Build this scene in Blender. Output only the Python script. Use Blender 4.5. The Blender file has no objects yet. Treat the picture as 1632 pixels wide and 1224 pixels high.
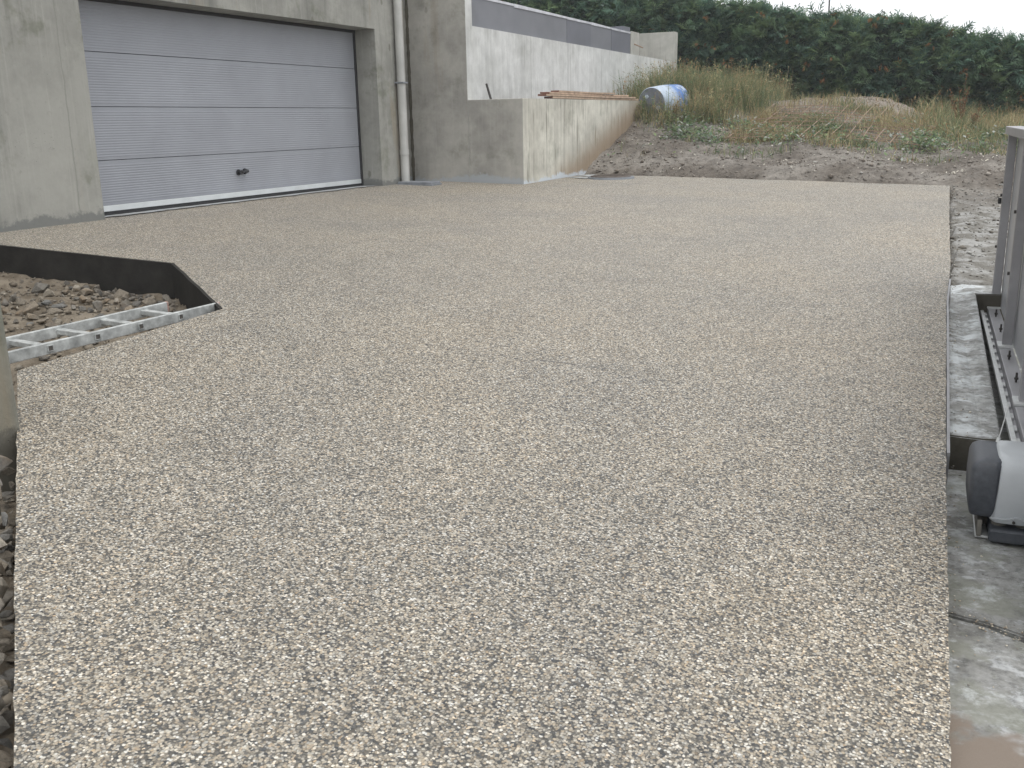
import bpy, bmesh, math, random
import numpy as np
from mathutils import Vector, Matrix
from mathutils.geometry import delaunay_2d_cdt

sc = bpy.context.scene
col = sc.collection
random.seed(7)
rng = np.random.default_rng(11)

# ------------------------------------------------------------------ camera
# world: Y runs along the garage front (away), X out of the garage front, Z up; door sill = 0
F, CX, CY = 1580.0, 816.0, 612.0            # focal length and centre in photo pixels (1632 x 1224)
ROLL, HORIZON, VANISH = -0.02, -418.5, 1590.0
up_c = Vector((ROLL, -1, HORIZON / F)).normalized()
y_c = Vector((VANISH - CX, ROLL * (VANISH - CX) + HORIZON, F)).normalized()
x_c = y_c.cross(up_c)
EYE = Vector((0, 0, 0.82))
right = Vector((x_c.x, y_c.x, up_c.x))
down = Vector((x_c.y, y_c.y, up_c.y))
fwd = Vector((x_c.z, y_c.z, up_c.z))
cam = bpy.data.cameras.new('camera')
cam.sensor_width = 36
cam.lens = 36 * F / 1632
cam.clip_start = 0.05
cam.clip_end = 2000
cam_o = bpy.data.objects.new('camera', cam)
col.objects.link(cam_o)
cam_o.matrix_world = Matrix(((right.x, -down.x, -fwd.x, EYE.x), (right.y, -down.y, -fwd.y, EYE.y),
                             (right.z, -down.z, -fwd.z, EYE.z), (0, 0, 0, 1)))
sc.camera = cam_o

# ------------------------------------------------------------------ overcast sky, soft sun
SUN_DIR = Vector((0.30, -0.12, 0.92)).normalized()      # towards the sun
world = bpy.data.worlds.new('World')
sc.world = world
world.use_nodes = True
wn, wl = world.node_tree.nodes, world.node_tree.links
wn.clear()
sky = wn.new('ShaderNodeTexSky')
sky.sky_type = 'NISHITA'
sky.sun_disc = False
sky.sun_elevation = math.asin(SUN_DIR.z)
sky.sun_rotation = math.atan2(SUN_DIR.x, SUN_DIR.y)
sky.air_density = 1.0
sky.dust_density = 4.0
hsv = wn.new('ShaderNodeHueSaturation')
hsv.inputs['Saturation'].default_value = 0.35
cloud = wn.new('ShaderNodeMix')
cloud.data_type = 'RGBA'
cloud.inputs['Factor'].default_value = 0.8               # an even cloud deck veils the blue
cloud.inputs['B'].default_value = (9.8, 10.0, 10.2, 1)
bg = wn.new('ShaderNodeBackground')
bg.inputs['Strength'].default_value = 0.1
wo = wn.new('ShaderNodeOutputWorld')
wl.new(sky.outputs[0], hsv.inputs['Color'])
wl.new(hsv.outputs[0], cloud.inputs['A'])
wl.new(cloud.outputs['Result'], bg.inputs['Color'])
wl.new(bg.outputs[0], wo.inputs['Surface'])

sun = bpy.data.lights.new('sun', 'SUN')
sun.energy = 0.9
sun.angle = math.radians(40)
sun.color = (1.0, 0.97, 0.93)
sun_o = bpy.data.objects.new('sun', sun)
col.objects.link(sun_o)
sun_o.rotation_euler = (-SUN_DIR).to_track_quat('-Z', 'Y').to_euler()

vs = sc.view_settings
vs.view_transform = 'Standard'
vs.look = 'None'
vs.gamma = 1.0
vs.exposure = 0.58
vs.use_curve_mapping = False
sc.cycles.max_bounces = 6
sc.cycles.diffuse_bounces = 3
sc.cycles.glossy_bounces = 2
sc.cycles.transmission_bounces = 2
sc.cycles.volume_bounces = 0
sc.cycles.use_denoising = True

# ------------------------------------------------------------------ helpers
def tag(o, label=None, cat=None, group=None, kind=None):
    if label: o['label'] = label
    if cat: o['category'] = cat
    if group: o['group'] = group
    if kind: o['kind'] = kind
    return o

def link(name, me, mat=None, parent=None):
    o = bpy.data.objects.new(name, me)
    col.objects.link(o)
    if mat is not None and me is not None:
        for m in (mat if isinstance(mat, (list, tuple)) else [mat]):
            me.materials.append(m)
    if parent: o.parent = parent
    return o

def empty(name, loc=(0, 0, 0), rz=0.0):
    o = bpy.data.objects.new(name, None)
    o.empty_display_size = 0.1
    col.objects.link(o)
    o.location = loc
    o.rotation_euler = (0, 0, rz)
    return o

def pydata(name, verts, faces, mat, parent=None, smooth=False):
    me = bpy.data.meshes.new(name)
    me.from_pydata([tuple(v) for v in verts], [], faces)
    me.update()
    if smooth:
        for p in me.polygons: p.use_smooth = True
    return link(name, me, mat, parent)

def bm_obj(name, bm, mat, parent=None, smooth=False, angle=None):
    me = bpy.data.meshes.new(name)
    bmesh.ops.recalc_face_normals(bm, faces=bm.faces)
    bm.to_mesh(me)
    bm.free()
    if smooth:
        for p in me.polygons: p.use_smooth = True
        if angle: me.set_sharp_from_angle(angle=angle)
    return link(name, me, mat, parent)

def add_box(bm, x0, x1, y0, y1, z0, z1, bev=0.0, seg=2, mtx=None):
    r = bmesh.ops.create_cube(bm, size=1.0)
    vs_ = r['verts']
    for v in vs_:
        v.co = Vector((x0 + (v.co.x + .5) * (x1 - x0), y0 + (v.co.y + .5) * (y1 - y0), z0 + (v.co.z + .5) * (z1 - z0)))
    if bev > 0:
        es = list({e for v in vs_ for e in v.link_edges})
        rr = bmesh.ops.bevel(bm, geom=es, offset=bev, segments=seg, affect='EDGES', profile=.5)
        vs_ = list({v for f in rr['faces'] for v in f.verts} | {v for v in vs_ if v.is_valid})
    if mtx is not None:
        bmesh.ops.transform(bm, matrix=mtx, verts=vs_)
    return vs_

def box(name, x0, x1, y0, y1, z0, z1, mat, parent=None, bev=0.0, mtx=None, seg=2):
    bm = bmesh.new()
    add_box(bm, x0, x1, y0, y1, z0, z1, bev, seg, mtx)
    return bm_obj(name, bm, mat, parent)

def add_cyl(bm, p0, p1, r0, r1=None, n=16, caps=True):
    p0, p1 = Vector(p0), Vector(p1)
    r1 = r0 if r1 is None else r1
    d = (p1 - p0)
    q = d.to_track_quat('Z', 'Y').to_matrix().to_4x4()
    m = Matrix.Translation((p0 + p1) / 2) @ q
    return bmesh.ops.create_cone(bm, cap_ends=caps, segments=n, radius1=r0, radius2=r1, depth=d.length, matrix=m)['verts']

def cyl(name, p0, p1, r0, mat, parent=None, r1=None, n=16, smooth=True):
    bm = bmesh.new()
    add_cyl(bm, p0, p1, r0, r1, n)
    return bm_obj(name, bm, mat, parent, smooth, math.radians(40))

def prism_yz(name, outline, x0, x1, mat, parent=None):
    n = len(outline)
    v = [(x0, y, z) for y, z in outline] + [(x1, y, z) for y, z in outline]
    f = [list(range(n)), list(range(2 * n - 1, n - 1, -1))] + [[i, (i + 1) % n, n + (i + 1) % n, n + i] for i in range(n)]
    bm = bmesh.new()
    bv = [bm.verts.new(p) for p in v]
    for q in f: bm.faces.new([bv[i] for i in q])
    return bm_obj(name, bm, mat, parent)

# value noise (numpy) for terrain
_perm = rng.random((256, 256))
def vnoise(x, y):
    xi, yi = np.floor(x).astype(int), np.floor(y).astype(int)
    fx, fy = x - xi, y - yi
    fx, fy = fx * fx * (3 - 2 * fx), fy * fy * (3 - 2 * fy)
    a, b = _perm[xi & 255, yi & 255], _perm[(xi + 1) & 255, yi & 255]
    c, d = _perm[xi & 255, (yi + 1) & 255], _perm[(xi + 1) & 255, (yi + 1) & 255]
    return (a * (1 - fx) + b * fx) * (1 - fy) + (c * (1 - fx) + d * fx) * fy - .5
def fbm(x, y, o=4, s=1.0):
    t, a = 0, 1.0
    for i in range(o):
        t = t + a * vnoise(x * s + 17.3 * i, y * s - 9.1 * i)
        a *= .5; s *= 2.03
    return t

# ------------------------------------------------------------------ materials
def new_mat(name):
    m = bpy.data.materials.new(name)
    m.use_nodes = True
    nt = m.node_tree
    bs = nt.nodes['Principled BSDF']
    return m, nt, bs

class NT:
    """small wrapper for building node graphs"""
    def __init__(s, nt):
        s.nt = nt
        s.geo = nt.nodes.new('ShaderNodeNewGeometry')
        s.pos = s.geo.outputs['Position']
    def n(s, t, **kw):
        nd = s.nt.nodes.new(t)
        for k, v in kw.items(): setattr(nd, k, v)
        return nd
    def put(s, sock, v):
        if v is None: return
        if hasattr(v, 'links') or isinstance(v, bpy.types.NodeSocket): s.nt.links.new(v, sock)
        else: sock.default_value = v
    def math(s, op, a, b=0.0, c=0.0, clamp=False):
        nd = s.n('ShaderNodeMath', operation=op, use_clamp=clamp)
        s.put(nd.inputs[0], a); s.put(nd.inputs[1], b); s.put(nd.inputs[2], c)
        return nd.outputs[0]
    def scale(s, v, sc3):
        nd = s.n('ShaderNodeVectorMath', operation='MULTIPLY')
        s.put(nd.inputs[0], v); nd.inputs[1].default_value = sc3
        return nd.outputs[0]
    def noise(s, scale, detail=4, rough=.55, vec=None, dist=0.0):
        nd = s.n('ShaderNodeTexNoise')
        s.put(nd.inputs['Vector'], vec or s.pos)
        nd.inputs['Scale'].default_value = scale
        nd.inputs['Detail'].default_value = detail
        nd.inputs['Roughness'].default_value = rough
        nd.inputs['Distortion'].default_value = dist
        return nd.outputs['Fac']
    def vor(s, scale, vec=None, feature='F1', out='Distance', rnd=1.0):
        nd = s.n('ShaderNodeTexVoronoi', feature=feature)
        s.put(nd.inputs['Vector'], vec or s.pos)
        nd.inputs['Scale'].default_value = scale
        nd.inputs['Randomness'].default_value = rnd
        return nd.outputs[out]
    def ramp(s, fac, stops, interp='LINEAR'):
        nd = s.n('ShaderNodeValToRGB')
        cr = nd.color_ramp
        cr.interpolation = interp
        while len(cr.elements) < len(stops): cr.elements.new(.5)
        for e, (p, c) in zip(cr.elements, stops):
            e.position = p
            e.color = (c, c, c, 1) if isinstance(c, (int, float)) else (*c, 1)
        s.put(nd.inputs[0], fac)
        return nd.outputs[0]
    def step(s, v, lo, hi):
        nd = s.n('ShaderNodeMapRange', interpolation_type='SMOOTHSTEP')
        s.put(nd.inputs['Value'], v)
        nd.inputs['From Min'].default_value = lo
        nd.inputs['From Max'].default_value = hi
        return nd.outputs[0]
    def mix(s, fac, a, b, mode='MIX'):
        nd = s.n('ShaderNodeMix', data_type='RGBA', blend_type=mode)
        s.put(nd.inputs['Factor'], fac)
        s.put(nd.inputs['A'], (*a, 1) if isinstance(a, tuple) else a)
        s.put(nd.inputs['B'], (*b, 1) if isinstance(b, tuple) else b)
        return nd.outputs['Result']
    def xyz(s, v=None):
        nd = s.n('ShaderNodeSeparateXYZ')
        s.put(nd.inputs[0], v or s.pos)
        return nd.outputs
    def bump(s, h, strength, dist, nrm=None):
        nd = s.n('ShaderNodeBump')
        nd.inputs['Strength'].default_value = strength
        nd.inputs['Distance'].default_value = dist
        s.put(nd.inputs['Height'], h)
        if nrm is not None: s.put(nd.inputs['Normal'], nrm)
        return nd.outputs[0]

def plain(name, color, rough=.6, metal=0.0, var=.12, scale=6.0, bump=0.0, bscale=60, spec=.5):
    m, nt, bs = new_mat(name)
    k = NT(nt)
    nz = k.noise(scale, 5, .6)
    c = k.mix(1.0, tuple(color), k.ramp(nz, [(.3, 1 - var), (.7, 1 + var * .6)]), 'MULTIPLY')
    nt.links.new(c, bs.inputs['Base Color'])
    nt.links.new(k.math('ADD', k.math('MULTIPLY', nz, .25), rough - .12), bs.inputs['Roughness'])
    bs.inputs['Metallic'].default_value = metal
    bs.inputs['Specular IOR Level'].default_value = spec
    if bump: nt.links.new(k.bump(k.noise(bscale, 4), bump, .004), bs.inputs['Normal'])
    return m

def concrete(name, base, blot, streak=.25, pores=.5, base_z=None, base_col=(.42, .46, .5), base_h=.12,
             soil=False, rough=.85, drip=0.0, panel=None, green=0.0, big=.9, stains=0.0):
    """cast concrete: cloudy tone, run-down streaks, air pores, grime and cement splash at the foot"""
    m, nt, bs = new_mat(name)
    k = NT(nt)
    p = k.xyz()
    n1 = k.noise(big, 6, .6)
    n2 = k.noise(5.0, 5, .65)
    st = k.noise(1.0, 4, .6, k.scale(k.pos, (7, 7, .45)))
    st2 = k.noise(1.0, 3, .6, k.scale(k.pos, (26, 26, .9)))
    c = k.mix(k.step(n1, .38, .64), tuple(base), tuple(blot))
    c = k.mix(1.0, c, k.ramp(n2, [(.3, .84), (.7, 1.1)]), 'MULTIPLY')
    c = k.mix(k.math('MULTIPLY', k.step(st, .5, .72), streak), c, tuple(x * .55 for x in blot))
    c = k.mix(k.math('MULTIPLY', k.step(st2, .52, .75), streak * .7), c, tuple(min(1, x * 1.35) for x in base))
    if green:
        gm = k.math('MULTIPLY', k.step(k.noise(1.7, 5, .7), .52, .66), green)
        c = k.mix(gm, c, (.10, .11, .07))
    if stains:                     # rust-brown runs, dark pock marks, pale lime clouds
        rn = k.step(k.noise(1.0, 4, .6, k.scale(k.pos, (2.6, 2.6, .35))), .58, .68)
        c = k.mix(k.math('MULTIPLY', rn, stains * .45), c, (.27, .215, .14))
        c = k.mix(k.math('MULTIPLY', k.step(k.noise(.55, 6, .7), .5, .66), stains * .6), c, tuple(min(1, x * 1.3) for x in base))
        pk = k.vor(3.1, k.scale(k.pos, (1, 1, .55)))
        pk = k.math('ADD', pk, k.math('MULTIPLY', k.math('SUBTRACT', k.noise(30, 3), .5), .12))
        c = k.mix(k.math('MULTIPLY', k.math('SUBTRACT', 1.0, k.step(pk, .05, .10)), stains * .75), c, (.14, .135, .11))
        c = k.mix(k.math('MULTIPLY', k.step(k.noise(14, 6, .75), .58, .7), stains * .35), c, (.18, .175, .15))
    if drip:
        dm = k.step(k.noise(1.0, 3, .5, k.scale(k.pos, (16, 9, 1.3))), .57, .66)
        c = k.mix(k.math('MULTIPLY', dm, drip), c, (.13, .12, .09))
    if panel:
        for pos in panel:          # casting joints, thin and ragged
            d = k.math('ABSOLUTE', k.math('SUBTRACT', k.math('ADD', p[1], k.math('MULTIPLY', n2, .05)), pos + .025))
            c = k.mix(k.math('MULTIPLY', k.math('SUBTRACT', 1.0, k.step(d, .002, .011)), .6), c, (.2, .2, .18))
    if soil:                       # brown earth splash left along the rising bank
        zl = k.math('MULTIPLY', k.math('SUBTRACT', p[1], 15.0), .30)
        h = k.math('SUBTRACT', p[2], zl)
        h = k.math('ADD', h, k.math('MULTIPLY', k.math('SUBTRACT', n1, .5), .35))
        ym = k.step(p[1], 13.2, 14.4)
        c = k.mix(k.math('MULTIPLY', k.math('SUBTRACT', 1.0, k.step(h, .05, .55)), k.math('MULTIPLY', ym, .85)), c, (.27, .20, .135))
    if base_z is not None:
        hz = k.math('SUBTRACT', p[2], base_z)
        lump = k.math('ADD', k.math('MULTIPLY', k.math('SUBTRACT', k.noise(1.6, 4, .6), .40), base_h * 3.6), k.math('MULTIPLY', k.math('SUBTRACT', k.noise(17, 5, .75), .5), base_h * 2.4))
        c = k.mix(k.math('MULTIPLY', k.math('SUBTRACT', 1.0, k.step(k.math('SUBTRACT', hz, lump), base_h * .35, base_h)), .8), c, tuple(base_col))
    pr = k.vor(34.0)
    pm = k.math('MULTIPLY', k.math('SUBTRACT', 1.0, k.step(pr, .07, .13)), k.step(k.noise(3.0, 2), .5, .62))
    c = k.mix(k.math('MULTIPLY', pm, pores), c, (.09, .09, .085))
    nt.links.new(c, bs.inputs['Base Color'])
    bs.inputs['Roughness'].default_value = rough
    bs.inputs['Specular IOR Level'].default_value = .3
    b = k.bump(pm, .5, -.006)
    nt.links.new(k.bump(k.noise(28.0, 6, .65), .28, .008, b), bs.inputs['Normal'])
    return m

def gravel_mat():
    m, nt, bs = new_mat('resin_bound_gravel')
    k = NT(nt)
    warp = k.n('ShaderNodeVectorMath', operation='MULTIPLY_ADD')
    nzc = k.n('ShaderNodeTexNoise'); nzc.inputs['Scale'].default_value = 130; nzc.inputs['Detail'].default_value = 1
    k.put(nzc.inputs['Vector'], k.pos)
    k.put(warp.inputs[0], nzc.outputs['Color']); warp.inputs[1].default_value = (.004, .004, .004); k.put(warp.inputs[2], k.pos)
    v = warp.outputs[0]
    S = 144.0
    cellc = k.vor(S, v, out='Color')
    d = k.vor(S, v)
    sep = k.n('ShaderNodeSeparateColor'); k.put(sep.inputs[0], cellc)
    stone = k.ramp(sep.outputs[0], [(0.0, (.05, .052, .054)), (.16, (.11, .108, .102)), (.29, (.195, .178, .148)), (.44, (.30, .264, .208)),
                                    (.60, (.41, .360, .283)), (.76, (.36, .338, .296)), (.89, (.53, .485, .40)), (1.0, (.74, .71, .64))])
    tint = k.ramp(sep.outputs[1], [(0, (.92, .95, 1.0)), (.45, (1, 1, 1)), (.92, (1.05, .99, .93)), (1.0, (1.14, .985, .83))])
    c = k.mix(1.0, stone, tint, 'MULTIPLY')
    grain = k.noise(700, 2, .6)
    c = k.mix(1.0, c, k.ramp(grain, [(.3, .88), (.7, 1.1)]), 'MULTIPLY')
    gap = k.step(d, .48, .78)                                  # darker in the gaps between the stones
    c = k.mix(k.math('MULTIPLY', gap, .8), c, (.075, .070, .061))
    # laying patches: slightly greyer or warmer mixes, batch by batch
    big = k.noise(.7, 5, .6)
    mid = k.noise(4.4, 5, .7)
    c = k.mix(1.0, c, k.ramp(big, [(.34, (.90, .915, .94)), (.5, (1, 1, 1)), (.66, (1.05, 1.03, 1.0))]), 'MULTIPLY')
    c = k.mix(1.0, c, k.ramp(mid, [(.3, .90), (.5, 1.0), (.7, 1.06)]), 'MULTIPLY')
    # day joint between two pours
    p = k.xyz()
    ax, ay, bx, by = -3.30, 4.48, -1.33, 4.62
    L = math.hypot(bx - ax, by - ay); ux, uy = (bx - ax) / L, (by - ay) / L
    px, py = k.math('SUBTRACT', p[0], ax), k.math('SUBTRACT', p[1], ay)
    al = k.math('ADD', k.math('MULTIPLY', px, ux), k.math('MULTIPLY', py, uy))
    ac = k.math('ADD', k.math('MULTIPLY', px, -uy), k.math('MULTIPLY', py, ux))
    ac = k.math('ABSOLUTE', k.math('ADD', ac, k.math('MULTIPLY', k.math('SUBTRACT', k.noise(6, 3), .5), .05)))
    jm = k.math('MULTIPLY', k.math('SUBTRACT', 1.0, k.step(ac, .003, .013)), k.math('MULTIPLY', k.step(al, 0, .1), k.math('SUBTRACT', 1.0, k.step(al, L * .8, L))))
    c = k.mix(k.math('MULTIPLY', jm, k.step(k.noise(5, 3), .42, .62)), c, (.10, .095, .09))
    nt.links.new(c, bs.inputs['Base Color'])
    nt.links.new(k.ramp(sep.outputs[2], [(0, .42), (1, .8)]), bs.inputs['Roughness'])
    bs.inputs['Specular IOR Level'].default_value = .4
    h = k.math('ADD', k.math('SUBTRACT', 1.0, k.math('MULTIPLY', d, d)), k.math('MULTIPLY', sep.outputs[1], .45))
    b = k.bump(h, .7, .0035)
    nt.links.new(k.bump(k.noise(9, 3), .12, .02, b), bs.inputs['Normal'])
    return m

def attr_mat(name, rough=.75, trans=0.0, spec=.25, tint=(1, 1, 1)):
    """colour per leaf or blade, kept on the mesh as an attribute"""
    m, nt, bs = new_mat(name)
    k = NT(nt)
    at = k.n('ShaderNodeAttribute'); at.attribute_name = 'Col'
    c = k.mix(1.0, at.outputs['Color'], k.ramp(k.noise(14, 2), [(.3, .8), (.7, 1.15)]), 'MULTIPLY')
    nt.links.new(c, bs.inputs['Base Color'])
    bs.inputs['Roughness'].default_value = rough
    bs.inputs['Specular IOR Level'].default_value = spec
    if trans:
        tr = k.n('ShaderNodeBsdfTranslucent')
        k.put(tr.inputs['Color'], c)
        mx = k.n('ShaderNodeMixShader'); mx.inputs[0].default_value = trans
        nt.links.new(bs.outputs[0], mx.inputs[1]); nt.links.new(tr.outputs[0], mx.inputs[2])
        nt.links.new(mx.outputs[0], nt.nodes['Material Output'].inputs['Surface'])
    return m

def rock_mat():
    m, nt, bs = new_mat('broken_stone')
    k = NT(nt)
    oi = k.n('ShaderNodeObjectInfo')
    tone = k.ramp(oi.outputs['Random'], [(0, (.14, .135, .125)), (.3, (.21, .19, .16)), (.55, (.24, .205, .16)), (.75, (.18, .178, .17)), (.92, (.29, .255, .205)), (1, (.42, .385, .33))])
    tc = k.n('ShaderNodeTexCoord')
    n = k.noise(5, 6, .65, tc.outputs['Object'])
    c = k.mix(1.0, tone, k.ramp(n, [(.28, .62), (.5, 1), (.72, 1.25)]), 'MULTIPLY')
    c = k.mix(k.step(k.noise(2.5, 5, .7), .5, .68), c, (.23, .175, .12))
    nt.links.new(c, bs.inputs['Base Color'])
    bs.inputs['Roughness'].default_value = .9
    bs.inputs['Specular IOR Level'].default_value = .25
    nt.links.new(k.bump(k.noise(22, 6, .7, tc.outputs['Object']), .5, .02), bs.inputs['Normal'])
    return m

def ground_mat():
    m, nt, bs = new_mat('bare_earth')
    k = NT(nt)
    p = k.xyz()
    n1, n2, n3 = k.noise(1.1, 6, .62), k.noise(7, 6, .68), k.noise(38, 5, .7)
    c = k.mix(k.step(n1, .38, .62), (.135, .118, .10), (.225, .206, .182))
    c = k.mix(1.0, c, k.ramp(n2, [(.3, .6), (.5, 1), (.7, 1.3)]), 'MULTIPLY')
    c = k.mix(1.0, c, k.ramp(n3, [(.3, .7), (.7, 1.25)]), 'MULTIPLY')
    # grey cement-stained mud on the strip beside the drive
    strip = k.math('MULTIPLY', k.step(k.math('ADD', p[0], k.math('MULTIPLY', n1, .4)), -.75, -.35), k.math('SUBTRACT', 1.0, k.step(k.math('ADD', p[1], k.math('MULTIPLY', n2, 1.6)), 12.2, 15.2)))
    mud = k.mix(k.step(k.noise(3.0, 5, .65, k.scale(k.pos, (1.4, 1.2, 1))), .42, .6), (.175, .165, .145), (.34, .335, .32))
    mud = k.mix(1.0, mud, k.ramp(n3, [(.28, .66), (.6, 1.08)]), 'MULTIPLY')
    c = k.mix(strip, c, mud)
    # yellowish rubble fines in the pit
    pit = k.math('SUBTRACT', 1.0, k.step(p[1], 6.0, 6.6))
    c = k.mix(k.math('MULTIPLY', pit, k.math('SUBTRACT', 1.0, strip)), c, k.mix(k.step(n2, .4, .62), (.14, .115, .085), (.235, .20, .155)))
    # spoil heap under the hedge is paler and gravelly
    dx, dy = k.math('SUBTRACT', p[0], -2.7), k.math('SUBTRACT', p[1], 22.2)
    dd = k.math('ADD', k.math('MULTIPLY', k.math('MULTIPLY', dx, dx), .16), k.math('MULTIPLY', k.math('MULTIPLY', dy, dy), .8))
    dd = k.math('ADD', dd, k.math('MULTIPLY', n2, .5))
    c = k.mix(k.math('MULTIPLY', k.math('SUBTRACT', 1.0, k.step(dd, .5, 1.2)), .8), c, k.mix(k.step(n3, .45, .6), (.22, .185, .15), (.32, .285, .245)))
    nt.links.new(c, bs.inputs['Base Color'])
    bs.inputs['Roughness'].default_value = .92
    bs.inputs['Specular IOR Level'].default_value = .25
    b = k.bump(k.noise(24, 6, .7), .6, .04)
    nt.links.new(b, bs.inputs['Normal'])
    return m

def slab_mat(name, wet=False):
    m, nt, bs = new_mat(name)
    k = NT(nt)
    p = k.xyz()
    n1, n2 = k.noise(4.2, 6, .7), k.noise(26, 6, .75)
    tr = k.noise(1.0, 6, .72, k.scale(k.pos, (9.0, 12, 8)), .15)
    c = k.mix(k.step(n1, .4, .62), (.165, .163, .152), (.265, .265, .255))
    c = k.mix(k.math('MULTIPLY', k.step(tr, .52, .62), .7), c, (.42, .43, .435))
    c = k.mix(1.0, c, k.ramp(n2, [(.36, .55), (.5, 1), (.64, 1.2)]), 'MULTIPLY')
    c = k.mix(k.math('MULTIPLY', k.step(k.noise(1.0, 5, .6, k.scale(k.pos, (16, 34, 9))), .58, .66), .55), c, (.17, .165, .15))
    edge = k.math('SUBTRACT', 1.0, k.step(k.math('ADD', p[0], k.math('MULTIPLY', k.math('SUBTRACT', n1, .5), .3)), -.03, .09))
    c = k.mix(k.math('MULTIPLY', edge, k.math('MULTIPLY', k.step(k.noise(4.0, 5, .7), .46, .6), .6)), c, (.56, .59, .60))
    if not wet: c = k.mix(1.0, c, (1.3, 1.31, 1.32), 'MULTIPLY')
    if wet:
        gz = k.step(k.noise(5.1, 6, .7), .46, .58)
        c = k.mix(k.math('MULTIPLY', gz, .6), c, (.20, .205, .165))
        c = k.mix(k.math('MULTIPLY', k.step(k.noise(6.3, 7, .75, None, .0), .55, .66), .6), c, (.48, .50, .50))
        wm = k.math('SUBTRACT', 1.0, k.step(k.math('ADD', p[1], k.math('MULTIPLY', k.math('SUBTRACT', k.noise(7, 3), .5), .5)), 2.42, 2.52))
        c = k.mix(k.math('MULTIPLY', wm, k.step(k.noise(5.5, 4), .40, .52)), c, (.185, .15, .12))
    nt.links.new(c, bs.inputs['Base Color'])
    bs.inputs['Roughness'].default_value = .8
    nt.links.new(k.bump(k.noise(30, 6, .7), .35, .012), bs.inputs['Normal'])
    return m

M = {}
M['gravel'] = gravel_mat()
M['ground'] = ground_mat()
M['rock'] = rock_mat()
M['facade'] = concrete('facade_concrete', (.315, .312, .285), (.205, .204, .186), .5, .8, base_z=0.0, base_col=(.15, .155, .15), base_h=.08, green=.5, big=1.1, stains=.95, panel=(6.60,))
M['wing'] = concrete('dark_wall_concrete', (.41, .398, .365), (.315, .306, .282), .22, .4, base_z=-.03, base_col=(.40, .43, .46), base_h=.09, big=1.6, green=.3, stains=.5)
M['white_wall'] = concrete('white_wall_concrete', (.64, .645, .635), (.53, .535, .52), .3, .7, panel=(15.13,), drip=.12, big=1.0)
M['low_side'] = concrete('streaked_pale_concrete', (.62, .605, .535), (.47, .455, .40), .55, .2, base_z=-.05, base_col=(.56, .62, .68), base_h=.075, soil=True, drip=.5, big=1.4, panel=(13.72,), green=.25)
M['return_wall'] = concrete('return_wall_concrete', (.47, .465, .43), (.38, .375, .34), .2, .4, drip=.2)
M['pillar'] = concrete('pillar_concrete', (.27, .265, .225), (.18, .18, .155), .3, .4, base_z=-.42, base_col=(.10, .095, .08), base_h=.10, green=.6, big=2, stains=.8)
M['cement'] = concrete('cement_smear', (.40, .42, .43), (.30, .30, .29), .2, .3, big=4)
M['slab'] = slab_mat('gate_slab_concrete')
M['slab_low'] = slab_mat('stained_slab_concrete', True)
M['slab_dark'] = concrete('rough_dark_concrete', (.13, .12, .095), (.09, .082, .065), .1, .6, big=6)
M['coat'] = plain('bitumen_coating', (.145, .15, .175), .55, 0, .2, 1.4, .1, 40)
M['coat_pale'] = plain('bitumen_coating_faded', (.175, .18, .20), .55, 0, .2, 1.4, .1, 40)
M['cap_film'] = plain('plastic_film', (.55, .56, .60), .4, 0, .3, 5)
M['door'] = plain('silver_painted_panel', (.305, .319, .352), .45, .2, .10, 1.6)
M['strip'] = plain('aluminium_strip', (.66, .69, .70), .4, .3, .08, 5)
M['rubber'] = plain('black_rubber', (.022, .022, .024), .6)
M['black_plastic'] = plain('black_plastic', (.018, .018, .02), .35)
M['pipe'] = plain('grey_pipe', (.44, .44, .42), .45, 0, .18, 3)
M['gully'] = plain('gully_grey', (.20, .215, .235), .6, 0, .25, 14, .3)
M['membrane'] = plain('black_edging', (.032, .030, .027), .8, 0, .4, 8, .5, 40, spec=.2)
M['ladder'] = plain('aluminium_ladder', (.50, .515, .505), .55, .25, .45, 16)
M['ladder_dark'] = plain('hollow_rung_end', (.10, .09, .08), .8)
M['red_cap'] = plain('red_end_cap', (.40, .26, .22), .7, 0, .5, 60)
M['gate'] = plain('gate_steel_grey', (.33, .325, .335), .45, .3, .22, 3)
M['gate_sheet'] = plain('gate_sheet_grey', (.42, .425, .44), .42, .3, .18, 2)
M['galva'] = plain('galvanised_rack', (.62, .63, .62), .45, .4, .15, 30)
M['bolt'] = plain('dark_bolt', (.07, .065, .06), .5, .6)
M['motor_dark'] = plain('motor_dark_shell', (.062, .068, .080), .5, 0, .3, 45, .1, 200)
M['motor_light'] = plain('motor_light_cover', (.43, .45, .465), .42, 0, .10, 7)
M['motor_base'] = plain('motor_base_metal', (.16, .15, .13), .7, 0, .35, 20)
M['wood'] = plain('weathered_plank', (.46, .34, .25), .8, 0, .35, 9, .3)
M['wood_end'] = plain('red_painted_plank_end', (.20, .10, .075), .8, 0, .3, 12)
M['rust'] = plain('rusty_steel', (.30, .215, .155), .85, 0, .3, 20)
M['iron'] = plain('cast_iron', (.155, .13, .112), .75, .2, .3, 18, .4, 90)
M['leaf'] = attr_mat('hedge_leaf', .75, .38, .15)
M['grass'] = attr_mat('weed_leaf', .8, .38, .2)
M['clod'] = attr_mat('earth_bits', .92, 0, .2)
M['hedge_core'] = plain('hedge_core_shade', (.030, .046, .040), .9, 0, .4, 4)

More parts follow.
